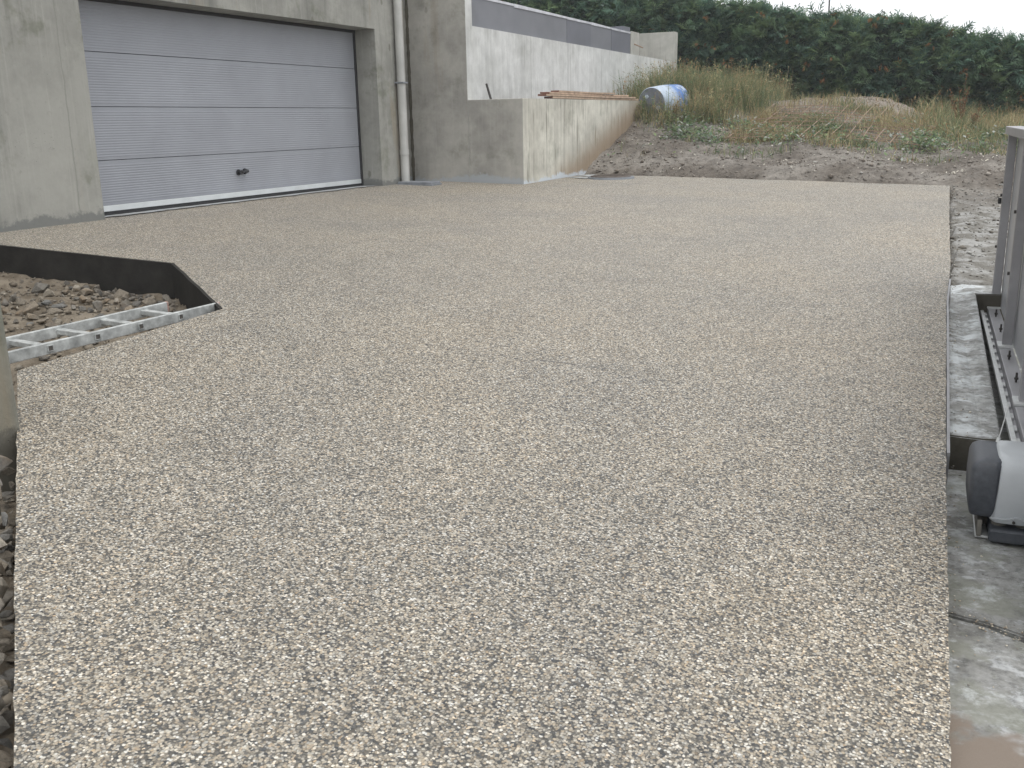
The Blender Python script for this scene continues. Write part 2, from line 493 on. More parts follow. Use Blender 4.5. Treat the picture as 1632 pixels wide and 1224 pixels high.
# blue barrel: faded, chalky, streaked white
m, nt, bs = new_mat('faded_blue_plastic')
k = NT(nt)
tcb = k.n('ShaderNodeTexCoord')
obz = k.xyz(tcb.outputs['Object'])
fz = k.math('ADD', obz[2], k.math('MULTIPLY', k.math('SUBTRACT', k.noise(3.0, 5, .65), .5), .5))
c = k.mix(k.step(fz, .30, .62), (.40, .47, .56), (.11, .22, .50))
c = k.mix(k.math('MULTIPLY', k.step(k.noise(3.6, 6, .7), .55, .63), .75), c, (.62, .67, .72))
c = k.mix(k.math('MULTIPLY', k.step(k.noise(16, 5, .7), .56, .7), .5), c, (.20, .21, .22))
nt.links.new(c, bs.inputs['Base Color']); bs.inputs['Roughness'].default_value = .45
M['barrel'] = m
M['barrel_end'] = plain('dirty_barrel_end', (.20, .215, .25), .7, 0, .55, 4)

# ------------------------------------------------------------------ ground levels
def g(x, y):
    return -.70 * ((x + 7.5) / 7.5) * (1 - np.maximum(y, -4.0) / 17.3)

OUT = [(-.20, -4.0), (.10, 0.8), (.041, 2.175), (-.054, 4.061), (-.194, 7.163), (-.22, 8.4), (-.36, 11.5), (-.477, 14.42),
       (-.54, 14.45), (-3.6, 14.84), (-5.90, 15.12), (-5.926, 13.0), (-5.926, 12.9), (-6.78, 12.9), (-7.50, 12.9), (-7.50, 12.43),
       (-7.50, 11.72), (-7.66, 11.70), (-7.66, 6.87), (-7.50, 6.85), (-7.50, 5.235),
       (-6.91, 5.30), (-5.344, 5.482), (-4.099, 4.559), (-4.05, 3.084), (-2.502, 1.80), (-1.774, 1.198), (-.9, .45), (-1.4, -4.0)]

def inside(x, y, poly):
    r = np.zeros(np.shape(x), bool)
    n = len(poly)
    for i in range(n):
        x0, y0 = poly[i]; x1, y1 = poly[(i + 1) % n]
        c_ = ((y0 > y) != (y1 > y)) & (x < (x1 - x0) * (y - y0) / (y1 - y0 + 1e-12) + x0)
        r ^= c_
    return r

def smooth(e0, e1, x):
    t = np.clip((x - e0) / (e1 - e0), 0, 1)
    return t * t * (3 - 2 * t)

def T(x, y):
    """height of the bare ground"""
    x = np.asarray(x, float); y = np.asarray(y, float)
    ye = 15.12 - .1125 * (np.clip(x, -6.5, .5) + 5.9)
    s = y - ye
    S = [-1, 0, .35, 1, 1.5, 2.3, 2.9, 5, 7, 10, 15, 60]
    pl = np.interp(s, S, [-.10, -.05, .10, .31, .44, .66, .86, 1.12, 1.22, 1.35, 1.5, 2.0])
    pm = np.interp(s, S, [-.12, -.08, .10, .19, .27, .37, .45, .76, .94, 1.0, 1.0, 1.2])
    pr_ = np.interp(s, S, [-.14, -.12, -.03, .08, .13, .19, .23, .38, .47, .54, .6, .8])
    wl_ = smooth(-3.4, -6.0, x) if False else 1 - smooth(-6.0, -3.4, x)
    wr_ = smooth(-2.6, -.3, x)
    bank = pl * wl_ + pr_ * wr_ + pm * np.clip(1 - wl_ - wr_, 0, 1)
    bank = bank + .22 * np.exp(-((x + 2.7) / 1.7) ** 2 - ((y - 22.2) / .8) ** 2)
    gg = g(np.clip(x, -7.5, .2), y)
    strip = gg - .025 + .0 * x
    low = gg - .25                                   # the rubble pit on the house side
    side = np.where(x > -.8, strip, low)
    flat = np.where(inside(x, y, OUT), gg - .20, side)
    flat = np.where((x > -.30) & (x < .75) & (y < 7.95), gg - .62, flat)      # under slabs and gate trench
    w = smooth(-.02, .06, s)
    z = flat * (1 - w) + bank * w
    rough = np.where(s > 0, .09, np.where(x > -.6, .045, .07))
    hid = inside(x, y, OUT) & (s < 0)
    nz = fbm(x, y, 5, 1.1) * rough + fbm(x + 40, y + 3, 3, 7.0) * rough * .55
    nz = np.where((x > -.6) & (s < 0), np.minimum(nz, .015), nz)
    return z + np.where(hid, 0, nz)

# ------------------------------------------------------------------ terrain sheet
def axis(parts):
    out = []
    for a, b, st in parts:
        out += list(np.arange(a, b - 1e-6, st))
    return np.array(out + [parts[-1][1]])
xs = axis([(-400, -60, 40), (-60, -16, 4), (-16, -8, .8), (-8, 1.6, .065), (1.6, 6, .4), (6, 60, 6), (60, 400, 40)])
ys = axis([(-200, -20, 30), (-20, 0, 2), (0, 6.4, .075), (6.4, 7.6, .2), (7.6, 13.6, .08), (13.6, 23.6, .065), (23.6, 30, .5), (30, 100, 7), (100, 600, 60)])
XX, YY = np.meshgrid(xs, ys)
ZZ = T(XX, YY)
nx, ny = len(xs), len(ys)
tv = np.stack([XX, YY, ZZ], -1).reshape(-1, 3)
ii = (np.arange(ny - 1)[:, None] * nx + np.arange(nx - 1)[None, :]).reshape(-1)
tf = np.stack([ii, ii + 1, ii + nx + 1, ii + nx], -1)
me = bpy.data.meshes.new('ground')
me.vertices.add(len(tv)); me.vertices.foreach_set('co', tv.ravel())
me.loops.add(len(tf) * 4); me.loops.foreach_set('vertex_index', tf.ravel())
me.polygons.add(len(tf)); me.polygons.foreach_set('loop_start', np.arange(len(tf)) * 4)
me.polygons.foreach_set('use_smooth', np.ones(len(tf), bool))
me.update(calc_edges=True)
tag(link('ground', me, M['ground']), 'bare brown earth rising behind the drive', 'ground', kind='structure')

# ------------------------------------------------------------------ driveway
bpts = []
for i in range(len(OUT)):
    a, b = Vector(OUT[i]), Vector(OUT[(i + 1) % len(OUT)])
    n = max(1, int((b - a).length / .06)) if (a.y > 0 and a.x > -7.4) else 1
    nrm = Vector((-(b - a).y, (b - a).x)).normalized()
    for j in range(n):
        q = a.lerp(b, j / n)
        if n > 1 and j: q = q + nrm * random.uniform(-.003, .003)
        bpts.append(q)
nb = len(bpts)
gx, gy = np.meshgrid(np.arange(-7.4, .1, .3), np.arange(-3.8, 14.9, .3))
gi = inside(gx, gy, OUT)
ipts = [Vector((x, y)) for x, y in zip(gx[gi], gy[gi])]
vv, ee, ff, *_ = delaunay_2d_cdt(bpts + ipts, [(i, (i + 1) % nb) for i in range(nb)], [list(range(nb))], 1, 1e-5)
bm = bmesh.new()
bv = [bm.verts.new((p.x, p.y, float(g(p.x, p.y)) + .006 * float(fbm(np.array(p.x), np.array(p.y), 2, 1.3)))) for p in vv]
for f_ in ff:
    try: bm.faces.new([bv[i] for i in f_])
    except ValueError: pass
bmesh.ops.recalc_face_normals(bm, faces=bm.faces)
for f_ in bm.faces:
    if f_.normal.z < 0: f_.normal_flip()
    f_.smooth = True
be = [e for e in bm.edges if len(e.link_faces) == 1]
for e in be: e.smooth = False
r = bmesh.ops.extrude_edge_only(bm, edges=be)
newv = [v for v in r['geom'] if isinstance(v, bmesh.types.BMVert)]
for v in newv: v.co.z -= .16
for f_ in r['geom']:
    if isinstance(f_, bmesh.types.BMFace): f_.smooth = False
me = bpy.data.meshes.new('driveway')
bm.to_mesh(me); bm.free()
tag(link('driveway', me, M['gravel']), 'beige resin bound gravel drive sloping up to the garage', 'driveway', kind='structure')

# black edging boards round the pit, each its own board
def edging(a, b, label, h=.26, th=.022):
    a, b = Vector((*a, 0)), Vector((*b, 0))
    d = (b - a).normalized(); n = Vector((d.y, -d.x, 0))
    if (n.x * (-5.0 - a.x) + n.y * (4.0 - a.y)) < 0: n = -n       # towards the pit
    N = 14
    v, f = [], []
    for i in range(N + 1):
        p = a.lerp(b, i / N)
        z = float(g(p.x, p.y))
        wob = n * (.002 * math.sin(i * 1.3))
        for off, dz in ((.002, .004), (th, .002), (th, -h), (.002, -h)):
            q = p + n * off + wob
            v.append((q.x, q.y, z + dz - (.012 if h > .28 else 0)))
        if i:
            o = (i - 1) * 4
            for j in range(4): f.append([o + j, o + (j + 1) % 4, o + 4 + (j + 1) % 4, o + 4 + j])
    f += [[3, 2, 1, 0], [N * 4 + j for j in range(4)]]
    return tag(pydata('edging_board', v, f, M['membrane']), label, 'edging board')
edging((-7.46, 5.236), (-5.344, 5.482), 'long black edging board along the back of the rubble pit')
edging((-5.344, 5.482), (-4.099, 4.559), 'black edging board slanting from the pit corner to the ladder end')
edging((-4.05, 3.084), (-1.774, 1.198), 'added dark strip for the shadowed side between drive and rock filled trench', .3, .007)  # added dark strip stands for the shadow down this side

# ------------------------------------------------------------------ house with garage door
XF, XD = -7.5, -7.84
house = tag(empty('house', (-7.5, 9, 0)), 'raw concrete house front with a wide silver garage door', 'house')
def hp(o):
    o.parent = house
    o.matrix_parent_inverse = Matrix.Translation((7.5, -9, 0))
    return o
hp(prism_yz('wall', [(-1, -.5), (6.87, -.5), (6.87, 2.03), (11.70, 2.03), (11.70, -.5), (12.43, -.5), (12.43, 5.4), (-1, 5.4)], XF, XD - .02, M['facade']))
hp(box('side_wall', -15, XD - .10, -1, 12.42, -.5, 5.4, M['facade']))
hp(box('roof', -15.1, XF + .04, -1.1, 12.5, 5.4, 5.62, M['facade'], bev=.01))
door = hp(empty('garage_door', (-7.5, 9, 0)))
door.location = (XD, 9.28, 0)
def dp(o):
    o.parent = door
    o.matrix_parent_inverse = Matrix.Translation((-XD, -9.28, 0))
    return o
def ribbed_panel(z0, z1):
    """sandwich panel with fine horizontal beads"""
    prof = [(-.012, z0 + .001), (0, z0 + .003)]
    z = z0 + .028
    while z < z1 - .04:
        prof += [(0, z), (.0016, z + .005), (.0016, z + .0135), (0, z + .0185)]
        z += .0245
    prof += [(0, z1 - .0045), (-.012, z1 - .002)]
    v, f = [], []
    n = len(prof)
    for y in (6.9, 11.655):
        v += [(XD + .02 + a, y, b) for a, b in prof]
    for i in range(n - 1): f.append([i, n + i, n + i + 1, i + 1])
    return v, f
zb = [.095, .53, 1.035, 1.54, 2.03]
for i in range(4):
    v, f = ribbed_panel(zb[i] + (.0 if i else .0), zb[i + 1])
    dp(pydata('panel', v, f, M['door']))
dp(box('bottom_strip', XD - .012, XD + .030, 6.9, 11.655, .040, .096, M['strip'], bev=.004))
dp(box('seal', XD - .01, XD + .022, 6.9, 11.655, .003, .0385, M['rubber']))
dp(box('side_seal', XD - .02, XD + .032, 11.657, 11.698, .005, 2.0, M['rubber']))
dp(box('side_seal', XD - .02, XD + .032, 6.872, 6.898, .005, 2.0, M['rubber']))
dp(box('top_seal', XD - .02, XD + .034, 6.872, 11.698, 1.992, 2.028, M['rubber']))
dp(box('backing', XD - .06, XD - .022, 6.872, 11.698, .003, 2.026, M['rubber']))
# bow-tie pull handle
bm = bmesh.new()
hy, hz, hx = 9.22, .315, XD + .024
add_cyl(bm, (hx, hy - .055, hz), (hx + .014, hy - .055, hz), .036, .032, 20)
add_cyl(bm, (hx, hy + .055, hz + .008), (hx + .014, hy + .055, hz + .008), .034, .030, 20)
add_cyl(bm, (hx + .012, hy - .055, hz), (hx + .05, hy - .055, hz), .02, .026, 16)
add_cyl(bm, (hx + .012, hy + .055, hz + .008), (hx + .04, hy + .055, hz + .008), .02, .02, 16)
add_cyl(bm, (hx + .036, hy - .075, hz - .002), (hx + .032, hy + .075, hz + .01), .013, .018, 12)
dp(bm_obj('handle', bm, M['black_plastic'], None, True, math.radians(40)))

# cement run left under the door
tv_, tf_ = [], []
N = 60
for i in range(N + 1):
    y = 6.88 + 4.8 * i / N
    o = .055 + .05 * random.random()
    tv_ += [(XD - .02, y, .001), (-7.645 + o, y, float(g(-7.6, y)) + .010)]
    if i: tf_.append([2 * i - 2, 2 * i - 1, 2 * i + 1, 2 * i])
hp(pydata('threshold', tv_, tf_, M['cement']))

# downpipe
dpipe = hp(empty('downpipe'))
dpipe.location = (-7.43, 12.19, 0)
def pp(o):
    o.parent = dpipe
    o.matrix_parent_inverse = Matrix.Translation((7.43, -12.19, 0))
    return o
pp(cyl('pipe', (-7.43, 12.19, .03), (-7.43, 12.19, 5.3), .058, M['pipe'], n=28))
pp(cyl('collar', (-7.43, 12.19, .40), (-7.43, 12.19, .47), .066, M['pipe'], n=28))
for z in (1.35, 3.2):
    pp(box('bracket', -7.499, -7.36, 12.125, 12.255, z, z + .022, M['gully'], bev=.004))
gu = empty('gully_cover', (-7.2, 12.17, .0))
tag(gu, 'flat grey gully cover on the ground under the downpipe', 'drain cover')
zg = float(g(-7.2, 12.2))
box('cover', -.27, .27, -.13, .13, zg - .02, zg + .045, M['gully'], gu, .012)
box('rim', -.285, .285, -.145, .145, zg - .03, zg + .018, M['gully'], gu, .005)

# ------------------------------------------------------------------ walls beyond the house
tag(box('wing_wall', -9.6, -6.78, 12.9, 13.1, -.4, 2.85, [M['wing']], bev=.006), 'tall dark grey concrete wing wall beside the downpipe', 'wall')
ww = bpy.data.objects['wing_wall']
ww.data.materials.append(M['white_wall'])
for p in ww.data.polygons:
    if p.normal.x > .9: p.material_index = 1  # side face paler than the front
# one ragged vertical mortar joint beside the pipe
bm = bmesh.new()
prev = None
for i in range(60):
    z = .0 + i * .045
    w = random.uniform(.004, .016)
    a = bm.verts.new((-7.73 - w, 12.893, z)); b = bm.verts.new((-7.70 + w, 12.893, z))
    if prev: bm.faces.new([prev[0], prev[1], b, a])
    prev = (a, b)
o = bm_obj('mortar_joint', bm, M['slab_dark'])
o.parent = ww
o.matrix_parent_inverse = ww.matrix_world.inverted()

rw = tag(empty('retaining_wall', (-6.9, 18, 0)), 'long white concrete retaining wall with dark coated panels along its top', 'wall')
def rp(o):
    o.parent = rw
    o.matrix_parent_inverse = Matrix.Translation((6.9, -18, 0))
    return o
yj = 15.15
def slab_yz(name, y0, y1, zt0, zt1, zb, x0, x1, mat):
    return prism_yz(name, [(y0, zb), (y1, zb), (y1, zt1), (y0, zt0)], x0, x1, mat)
zt = lambda y: 2.13 - (y - 13.1) * .0062
rp(slab_yz('wall_section', 13.1, yj - .004, zt(13.1), zt(yj), -.3, -7.05, -6.795, M['white_wall']))
rp(slab_yz('wall_section', yj + .004, 22.95, zt(yj), zt(22.95), -.3, -7.05, -6.80, M['white_wall']))
py = [13.1, 14.6, 16.75, 17.9, 19.0, 20.12]
for i in range(5):
    a, b = py[i], py[i + 1]
    tz = lambda y: 2.545 - (y - 13.1) * .0075
    rp(slab_yz('coated_panel', a + .003, b - .003, tz(a), tz(b), zt(a) - .3, -7.02, -6.835 - .004 * (i % 2), M['coat_pale'] if i in (0, 1, 3) else M['coat']))
    rp(slab_yz('film_edge', a + .003, b - .003, tz(a) + .016 + .012 * random.random(), tz(b) + .016 + .01 * random.random(), tz(a) - .012 - (b - a) * .0075, -7.03, -6.826, M['cap_film']))
rp(box('end_pier', -7.12, -6.815, 20.125, 20.62, 1.8, 2.53, M['return_wall'], bev=.006))
rp(box('pier_cap', -7.13, -6.84, 19.72, 20.12, 2.50, 2.60, M['coat'], bev=.004))
rp(cyl('tie_rod', (-6.83, 20.3, 2.30), (-6.66, 20.42, 2.22), .012, M['rust']))
tag(box('return_wall', -10.2, -6.76, 23.0, 23.25, .4, 2.71, M['return_wall'], bev=.006), 'pale grey return wall standing at the far end of the white retaining wall', 'wall')
tag(box('terrace_fill', -14, -7.051, 13.12, 22.99, -.3, 1.95, M['ground']), kind='structure')

lw = tag(empty('low_wall', (-6.0, 15.5, 0)), 'low concrete wall with a darker end and streaked pale side', 'wall')
def lp(o):
    o.parent = lw
    o.matrix_parent_inverse = Matrix.Translation((6.0, -15.5, 0))
    return o
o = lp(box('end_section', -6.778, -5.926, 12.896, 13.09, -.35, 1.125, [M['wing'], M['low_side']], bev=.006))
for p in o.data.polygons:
    if p.normal.x > .5 or p.normal.z > .5: p.material_index = 1  # side and top faces paler, front face darker
lp(prism_yz('side_section', [(13.091, -.35), (18.25, -.2), (18.25, 1.14), (13.091, 1.125)], -6.13, -5.9262, M['low_side']))
tag(box('planter_fill', -6.794, -6.131, 13.101, 18.4, -.3, 1.0, M['ground']), kind='structure')

# rebar stub
bm = bmesh.new()
add_cyl(bm, (-6.44, 13.02, 1.02), (-6.53, 13.0, 1.34), .018, .016, 8)
tag(bm_obj('steel_bar', bm, M['bolt']), 'short dark steel bar sticking up behind the low wall', 'bar')

# planks on the low wall, each one a thing
def plank(y0, y1, x0, x1, z0, th, label, skew=0.0, bend=.004):
    v, f = [], []
    N = 10
    for i in range(N + 1):
        t = i / N
        y = y0 + (y1 - y0) * t
        dz = bend * math.sin(t * 5 + y0) + .0028 * (y - 13.1)
        sx = skew * (t - .5)
        v += [(x0 + sx, y, z0 + dz), (x1 + sx, y, z0 + dz), (x1 + sx, y, z0 + th + dz), (x0 + sx, y, z0 + th + dz)]
        if i:
            o_ = 4 * (i - 1)
            for j in range(4): f.append([o_ + j, o_ + (j + 1) % 4, o_ + 4 + (j + 1) % 4, o_ + 4 + j])
    f += [[3, 2, 1, 0], [4 * N + j for j in range(4)]]
    o_ = pydata('plank', v, f, [M['wood'], M['wood_end']])
    o_.data.polygons[len(f) - 2].material_index = 1
    return tag(o_, label, 'plank', 'planks stacked on the low wall')
plank(13.95, 17.95, -6.06, -5.925, 1.130, .027, 'bottom plank of the stack on the low wall')
plank(13.72, 17.72, -6.05, -5.915, 1.163, .027, 'red ended plank lying second in the stack on the low wall', .02)
plank(13.86, 17.50, -6.10, -5.95, 1.196, .025, 'third plank up in the stack on the low wall', -.03)
plank(14.25, 16.70, -6.07, -5.94, 1.226, .022, 'short plank on top of the stack on the low wall', .02)

# manhole cover with cement round it
mh = empty('manhole_cover', (-5.18, 14.42, float(g(-5.18, 14.42))))
tag(mh, 'round brown iron manhole cover at the far edge of the drive', 'manhole cover')
bm = bmesh.new(); add_cyl(bm, (0, 0, -.02), (0, 0, .040), .315, .305, 40); bm_obj('lid', bm, M['iron'], mh)
bm = bmesh.new(); add_cyl(bm, (0, 0, -.02), (0, 0, .024), .36, .345, 40); bm_obj('frame', bm, M['gully'], mh)
for i in range(5):
    t = -.2 + .1 * i
    w = math.sqrt(.27 ** 2 - t * t)
    box('ridge', -w, w, t - .012, t + .012, .039, .046, M['iron'], mh)
def patch(name, cx, cy, rx, ry, mat, label, n=26, dz=.008, rot=0):
    v = [(cx, cy, float(g(cx, cy)) + dz)]
    for i in range(n):
        a = 2 * math.pi * i / n
        r_ = .7 + .5 * random.random()
        x = cx + math.cos(a + rot) * rx * r_; y = cy + math.sin(a + rot) * ry * r_
        v.append((x, y, float(g(x, y)) + dz * .8))
    return tag(pydata(name, v, [[0, 1 + i, 1 + (i + 1) % n] for i in range(n)], mat), label, kind='structure')
patch('cement_patch', -5.55, 14.36, .30, .16, M['cement'], 'dried cement smear beside the manhole cover')
patch('cement_patch', -5.70, 14.80, .2, .16, M['cement'], 'dried cement smear at the foot of the low wall')

# ------------------------------------------------------------------ barrel
bar = empty('barrel', (0, 0, 0))
tag(bar, 'faded blue plastic barrel lying on its side in the weeds', 'barrel')
R0, LB = .29, .92
prof = [(0, .275), (.015, .287), (.05, .29), (.06, .282), (.10, .282), (.13, .292), (.30, .298), (.46, .302), (.62, .298), (.79, .292), (.82, .282), (.86, .282), (.87, .29), (.905, .287), (.92, .275)]
bm = bmesh.new()
rings = []
for z, r_ in prof:
    rings.append([bm.verts.new((r_ * math.cos(2 * math.pi * i / 40), r_ * math.sin(2 * math.pi * i / 40), z)) for i in range(40)])
for a, b in zip(rings, rings[1:]):
    for i in range(40): bm.faces.new([a[i], a[(i + 1) % 40], b[(i + 1) % 40], b[i]])
body = bm_obj('body', bm, M['barrel'], bar, True)
def disc(name, z, s):
    bm = bmesh.new()
    add_cyl(bm, (0, 0, z - .004), (0, 0, z + .004), .276, .276, 40)
    return bm_obj(name, bm, M['barrel_end'], bar)
disc('end_cap', .012, -1); disc('end_cap', .908, 1)
cyl('bung', (.10, .12, -.012), (.10, .12, .02), .035, M['barrel'], bar)
cyl('bung', (-.14, -.08, -.012), (-.14, -.08, .02), .035, M['barrel'], bar)
axd = Vector((.22, .96, .07)).normalized()
P0 = Vector((-5.76, 18.2, 1.09))
bar.matrix_world = Matrix.Translation(P0) @ axd.to_track_quat('Z', 'Y').to_matrix().to_4x4()

# ------------------------------------------------------------------ reinforcement mesh on the bank
rm = tag(empty('steel_mesh', (-2.6, 19.2, .6)), 'rusty reinforcing mesh lying in the grass on the bank', 'mesh')
def rod(pts, r_, name):
    v, f = [], []
    for i, p in enumerate(pts):
        for a in range(4):
            an = math.pi / 2 * a + .4
            d_ = (math.cos(an) * r_, math.sin(an) * r_)
            v.append((p[0] + d_[0], p[1] + d_[0] * .0, p[2] + d_[1]) if abs(pts[-1][1] - pts[0][1]) > abs(pts[-1][0] - pts[0][0]) else (p[0], p[1] + d_[0], p[2] + d_[1]))
        if i:
            o_ = 4 * (i - 1)
            for j in range(4): f.append([o_ + j, o_ + (j + 1) % 4, o_ + 4 + (j + 1) % 4, o_ + 4 + j])
    o_ = pydata(name, v, f, M['rust'])
    o_.parent = rm
    o_.matrix_parent_inverse = Matrix.Translation((2.6, -19.2, -.6))
for i in range(14):
    x = -4.05 + i * .235
    yy = np.linspace(17.0 + .1 * math.sin(i), 21.0, 18)
    xx = x + .012 * np.sin(yy * 1.1 + i)
    zz = T(xx, yy) + .075 + .03 * np.sin(yy * 2 + i * 1.7)
    zz = np.polyval(np.polyfit(yy, T(xx, yy), 1), yy) + .04 + .06 + .01 * np.sin(yy * 1.3 + i * 1.7)
    rod(list(zip(xx, yy, zz)), .0075, 'bar')
for j in range(13):
    y = 17.15 + j * .3
    xx = np.linspace(-4.15, -.95, 14)
    yy = y + .03 * np.sin(xx * 1.3 + j)
    zz = np.polyval(np.polyfit(xx, T(xx, yy), 2), xx) + .10
    rod(list(zip(xx, yy, zz)), .0075, 'cross_bar')

# ------------------------------------------------------------------ scattered geometry helper
def mass(name, V, Fq, Ft, colors, mat, label, cat=None, kind=None, parent=None):
    """one mesh from vertex array, quads, triangles, colour per vertex"""
    me = bpy.data.meshes.new(name)
    nq, nt_ = len(Fq), len(Ft)
    me.vertices.add(len(V)); me.vertices.foreach_set('co', V.astype(np.float32).ravel())
    loops = np.concatenate([np.asarray(Fq, int).ravel(), np.asarray(Ft, int).ravel()]) if nt_ else np.asarray(Fq, int).ravel()
    if nq == 0: loops = np.asarray(Ft, int).ravel()
    me.loops.add(len(loops)); me.loops.foreach_set('vertex_index', loops.astype(np.int32))
    me.polygons.add(nq + nt_)
    me.polygons.foreach_set('loop_start', np.concatenate([np.arange(nq) * 4, nq * 4 + np.arange(nt_) * 3]).astype(np.int32))
    me.update(calc_edges=True)
    at = me.color_attributes.new('Col', 'FLOAT_COLOR', 'POINT')
    cc = np.ones((len(V), 4), np.float32); cc[:, :3] = colors
    at.data.foreach_set('color', cc.ravel())
    o_ = link(name, me, mat, parent)
    return tag(o_, label, cat, None, kind)

# ------------------------------------------------------------------ hedge
HY = 25.6
def hedge_top(x): return np.interp(x, [-16, -9, -7.2, -5.5, -4.5, -3.5, -2.66, -1.98, -1.3, -.54, .4, 2, 6], [4.6, 3.9, 3.62, 3.32, 3.17, 3.02, 2.89, 2.77, 2.58, 2.40, 2.22, 2.0, 1.8])
def hedge_bot(x): return T(x, np.full(np.shape(x), HY - .9))
hg = tag(empty('conifer_hedge', (-4, HY, 1)), 'tall dark green conifer hedge running along the top of the bank', 'hedge')
# added dark solid core that stops light coming through the hedge
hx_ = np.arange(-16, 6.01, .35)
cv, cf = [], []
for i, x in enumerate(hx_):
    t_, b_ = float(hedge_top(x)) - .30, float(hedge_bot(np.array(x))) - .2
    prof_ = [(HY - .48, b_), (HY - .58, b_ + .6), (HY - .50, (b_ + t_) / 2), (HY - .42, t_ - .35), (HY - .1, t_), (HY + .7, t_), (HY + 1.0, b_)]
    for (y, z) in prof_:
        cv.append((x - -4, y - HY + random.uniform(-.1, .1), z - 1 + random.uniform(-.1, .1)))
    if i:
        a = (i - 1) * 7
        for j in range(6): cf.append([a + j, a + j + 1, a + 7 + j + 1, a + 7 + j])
pydata('light_block_core', cv, cf, M['hedge_core'], hg, True)

def spray_template(n=6, L=.30, W=.16):
    """flat fan spray: axis plus side branchlets, in local (x side, y along, z up), drooping tip"""
    V, Q = [], []
    def blade(p0, d, l, w, droop):
        p0 = np.array(p0); d = np.array(d) / np.linalg.norm(d)
        s = np.cross(d, (0, 0, 1.0)); s /= np.linalg.norm(s)
        m_ = p0 + d * l * .55 + np.array((0, 0, -droop * .3)); e_ = p0 + d * l + np.array((0, 0, -droop))
        b_ = len(V)
        V.extend([p0, m_ - s * w, e_, m_ + s * w]); Q.append([b_, b_ + 1, b_ + 2, b_ + 3])
    blade((0, 0, 0), (0, 1, .05), L, .020, L * .3)
    for i in range(n):
        t = .12 + .72 * i / (n - 1)
        sd = 1 if i % 2 else -1
        l = W * (1.05 - .55 * t) * (.8 + .4 * random.random())
        blade((0, L * t, -.25 * L * t * t + .01), (sd * .8, .75 + .2 * random.random(), random.uniform(-.1, .3)), l, .012 + .006 * random.random(), l * .4)
    return np.array(V), np.array(Q)
temps = [spray_template(random.choice((7, 8, 9)), random.uniform(.24, .38), random.uniform(.13, .2)) for _ in range(10)]

def place_sprays(pos, out, scale, colors, ti):
    VV, QQ, CC, off = [], [], [], 0
    for k_ in range(len(temps)):
        idx = np.where(ti == k_)[0]
        V, Q = temps[k_]
        y = out[idx] / np.linalg.norm(out[idx], axis=1, keepdims=True)
        upv = np.tile(np.array([[0, 0, 1.0]]), (len(idx), 1)) + rng.normal(0, .55, (len(idx), 3))
        x = np.cross(y, upv); x /= np.linalg.norm(x, axis=1, keepdims=True) + 1e-9
        z = np.cross(x, y)
        P = pos[idx][:, None, :] + scale[idx][:, None, None] * (V[None, :, 0:1] * x[:, None] + V[None, :, 1:2] * y[:, None] + V[None, :, 2:3] * z[:, None])
        VV.append(P.reshape(-1, 3))
        QQ.append((Q[None] + (np.arange(len(idx)) * len(V))[:, None, None] + off).reshape(-1, 4))
        CC.append(np.repeat(colors[idx], len(V), axis=0))
        off += P.shape[0] * P.shape[1]
    return np.concatenate(VV), np.concatenate(QQ), np.concatenate(CC)

NC, PER = 2600, 12
NS = NC * PER
hc = rng.uniform(-14.5, 5.5, NC)
tt = hedge_top(hc); bb = hedge_bot(hc)
face = rng.random(NC) < .78
zc_ = bb + (tt - bb) * rng.random(NC) ** .9
yc_ = HY - .55 + np.where(zc_ > tt - .5, (zc_ - tt + .5) * .55, 0) - fbm(hc, zc_ * .8, 3, 1.6) * .45 + rng.uniform(-.16, .16, NC)
oc = np.stack([rng.normal(0, .35, NC), -np.abs(rng.normal(.8, .2, NC)), rng.normal(.30, .25, NC)], -1)
zt_ = tt - .26 + rng.uniform(-.12, .10, NC) + fbm(hc, hc * 0 + 3, 3, 1.4) * .22
zc_ = np.where(face, zc_, zt_); yc_ = np.where(face, yc_, HY - .45 + rng.random(NC) * 1.1)
oc = np.where(face[:, None], oc, np.stack([rng.normal(.1, .35, NC), rng.normal(-.3, .35, NC), np.abs(rng.normal(.8, .2, NC))], -1))
ctr = np.stack([hc, yc_, zc_], -1)
sx, yy, zz = (np.repeat(ctr, PER, 0) + rng.normal(0, .055, (NS, 3))).T
out = np.repeat(oc, PER, 0) + rng.normal(0, .52, (NS, 3))
tone_c = np.repeat(rng.uniform(.72, 1.28, (NC, 1)), PER, 0)
kind_c = np.repeat(rng.integers(0, 5, NC), PER)
pal = np.array([(.125, .198, .124), (.095, .165, .116), (.150, .228, .128), (.180, .255, .132), (.112, .188, .138)])
cols = pal[kind_c] * tone_c * rng.uniform(.85, 1.2, (NS, 1))
brown = rng.random(NS) < .003
cols[brown] = np.array((.24, .12, .055)) * rng.uniform(.7, 1.2, (brown.sum(), 1))
V, Q, C_ = place_sprays(np.stack([sx, yy, zz], -1), out, rng.uniform(.65, 1.1, NS), cols, rng.integers(0, 10, NS))
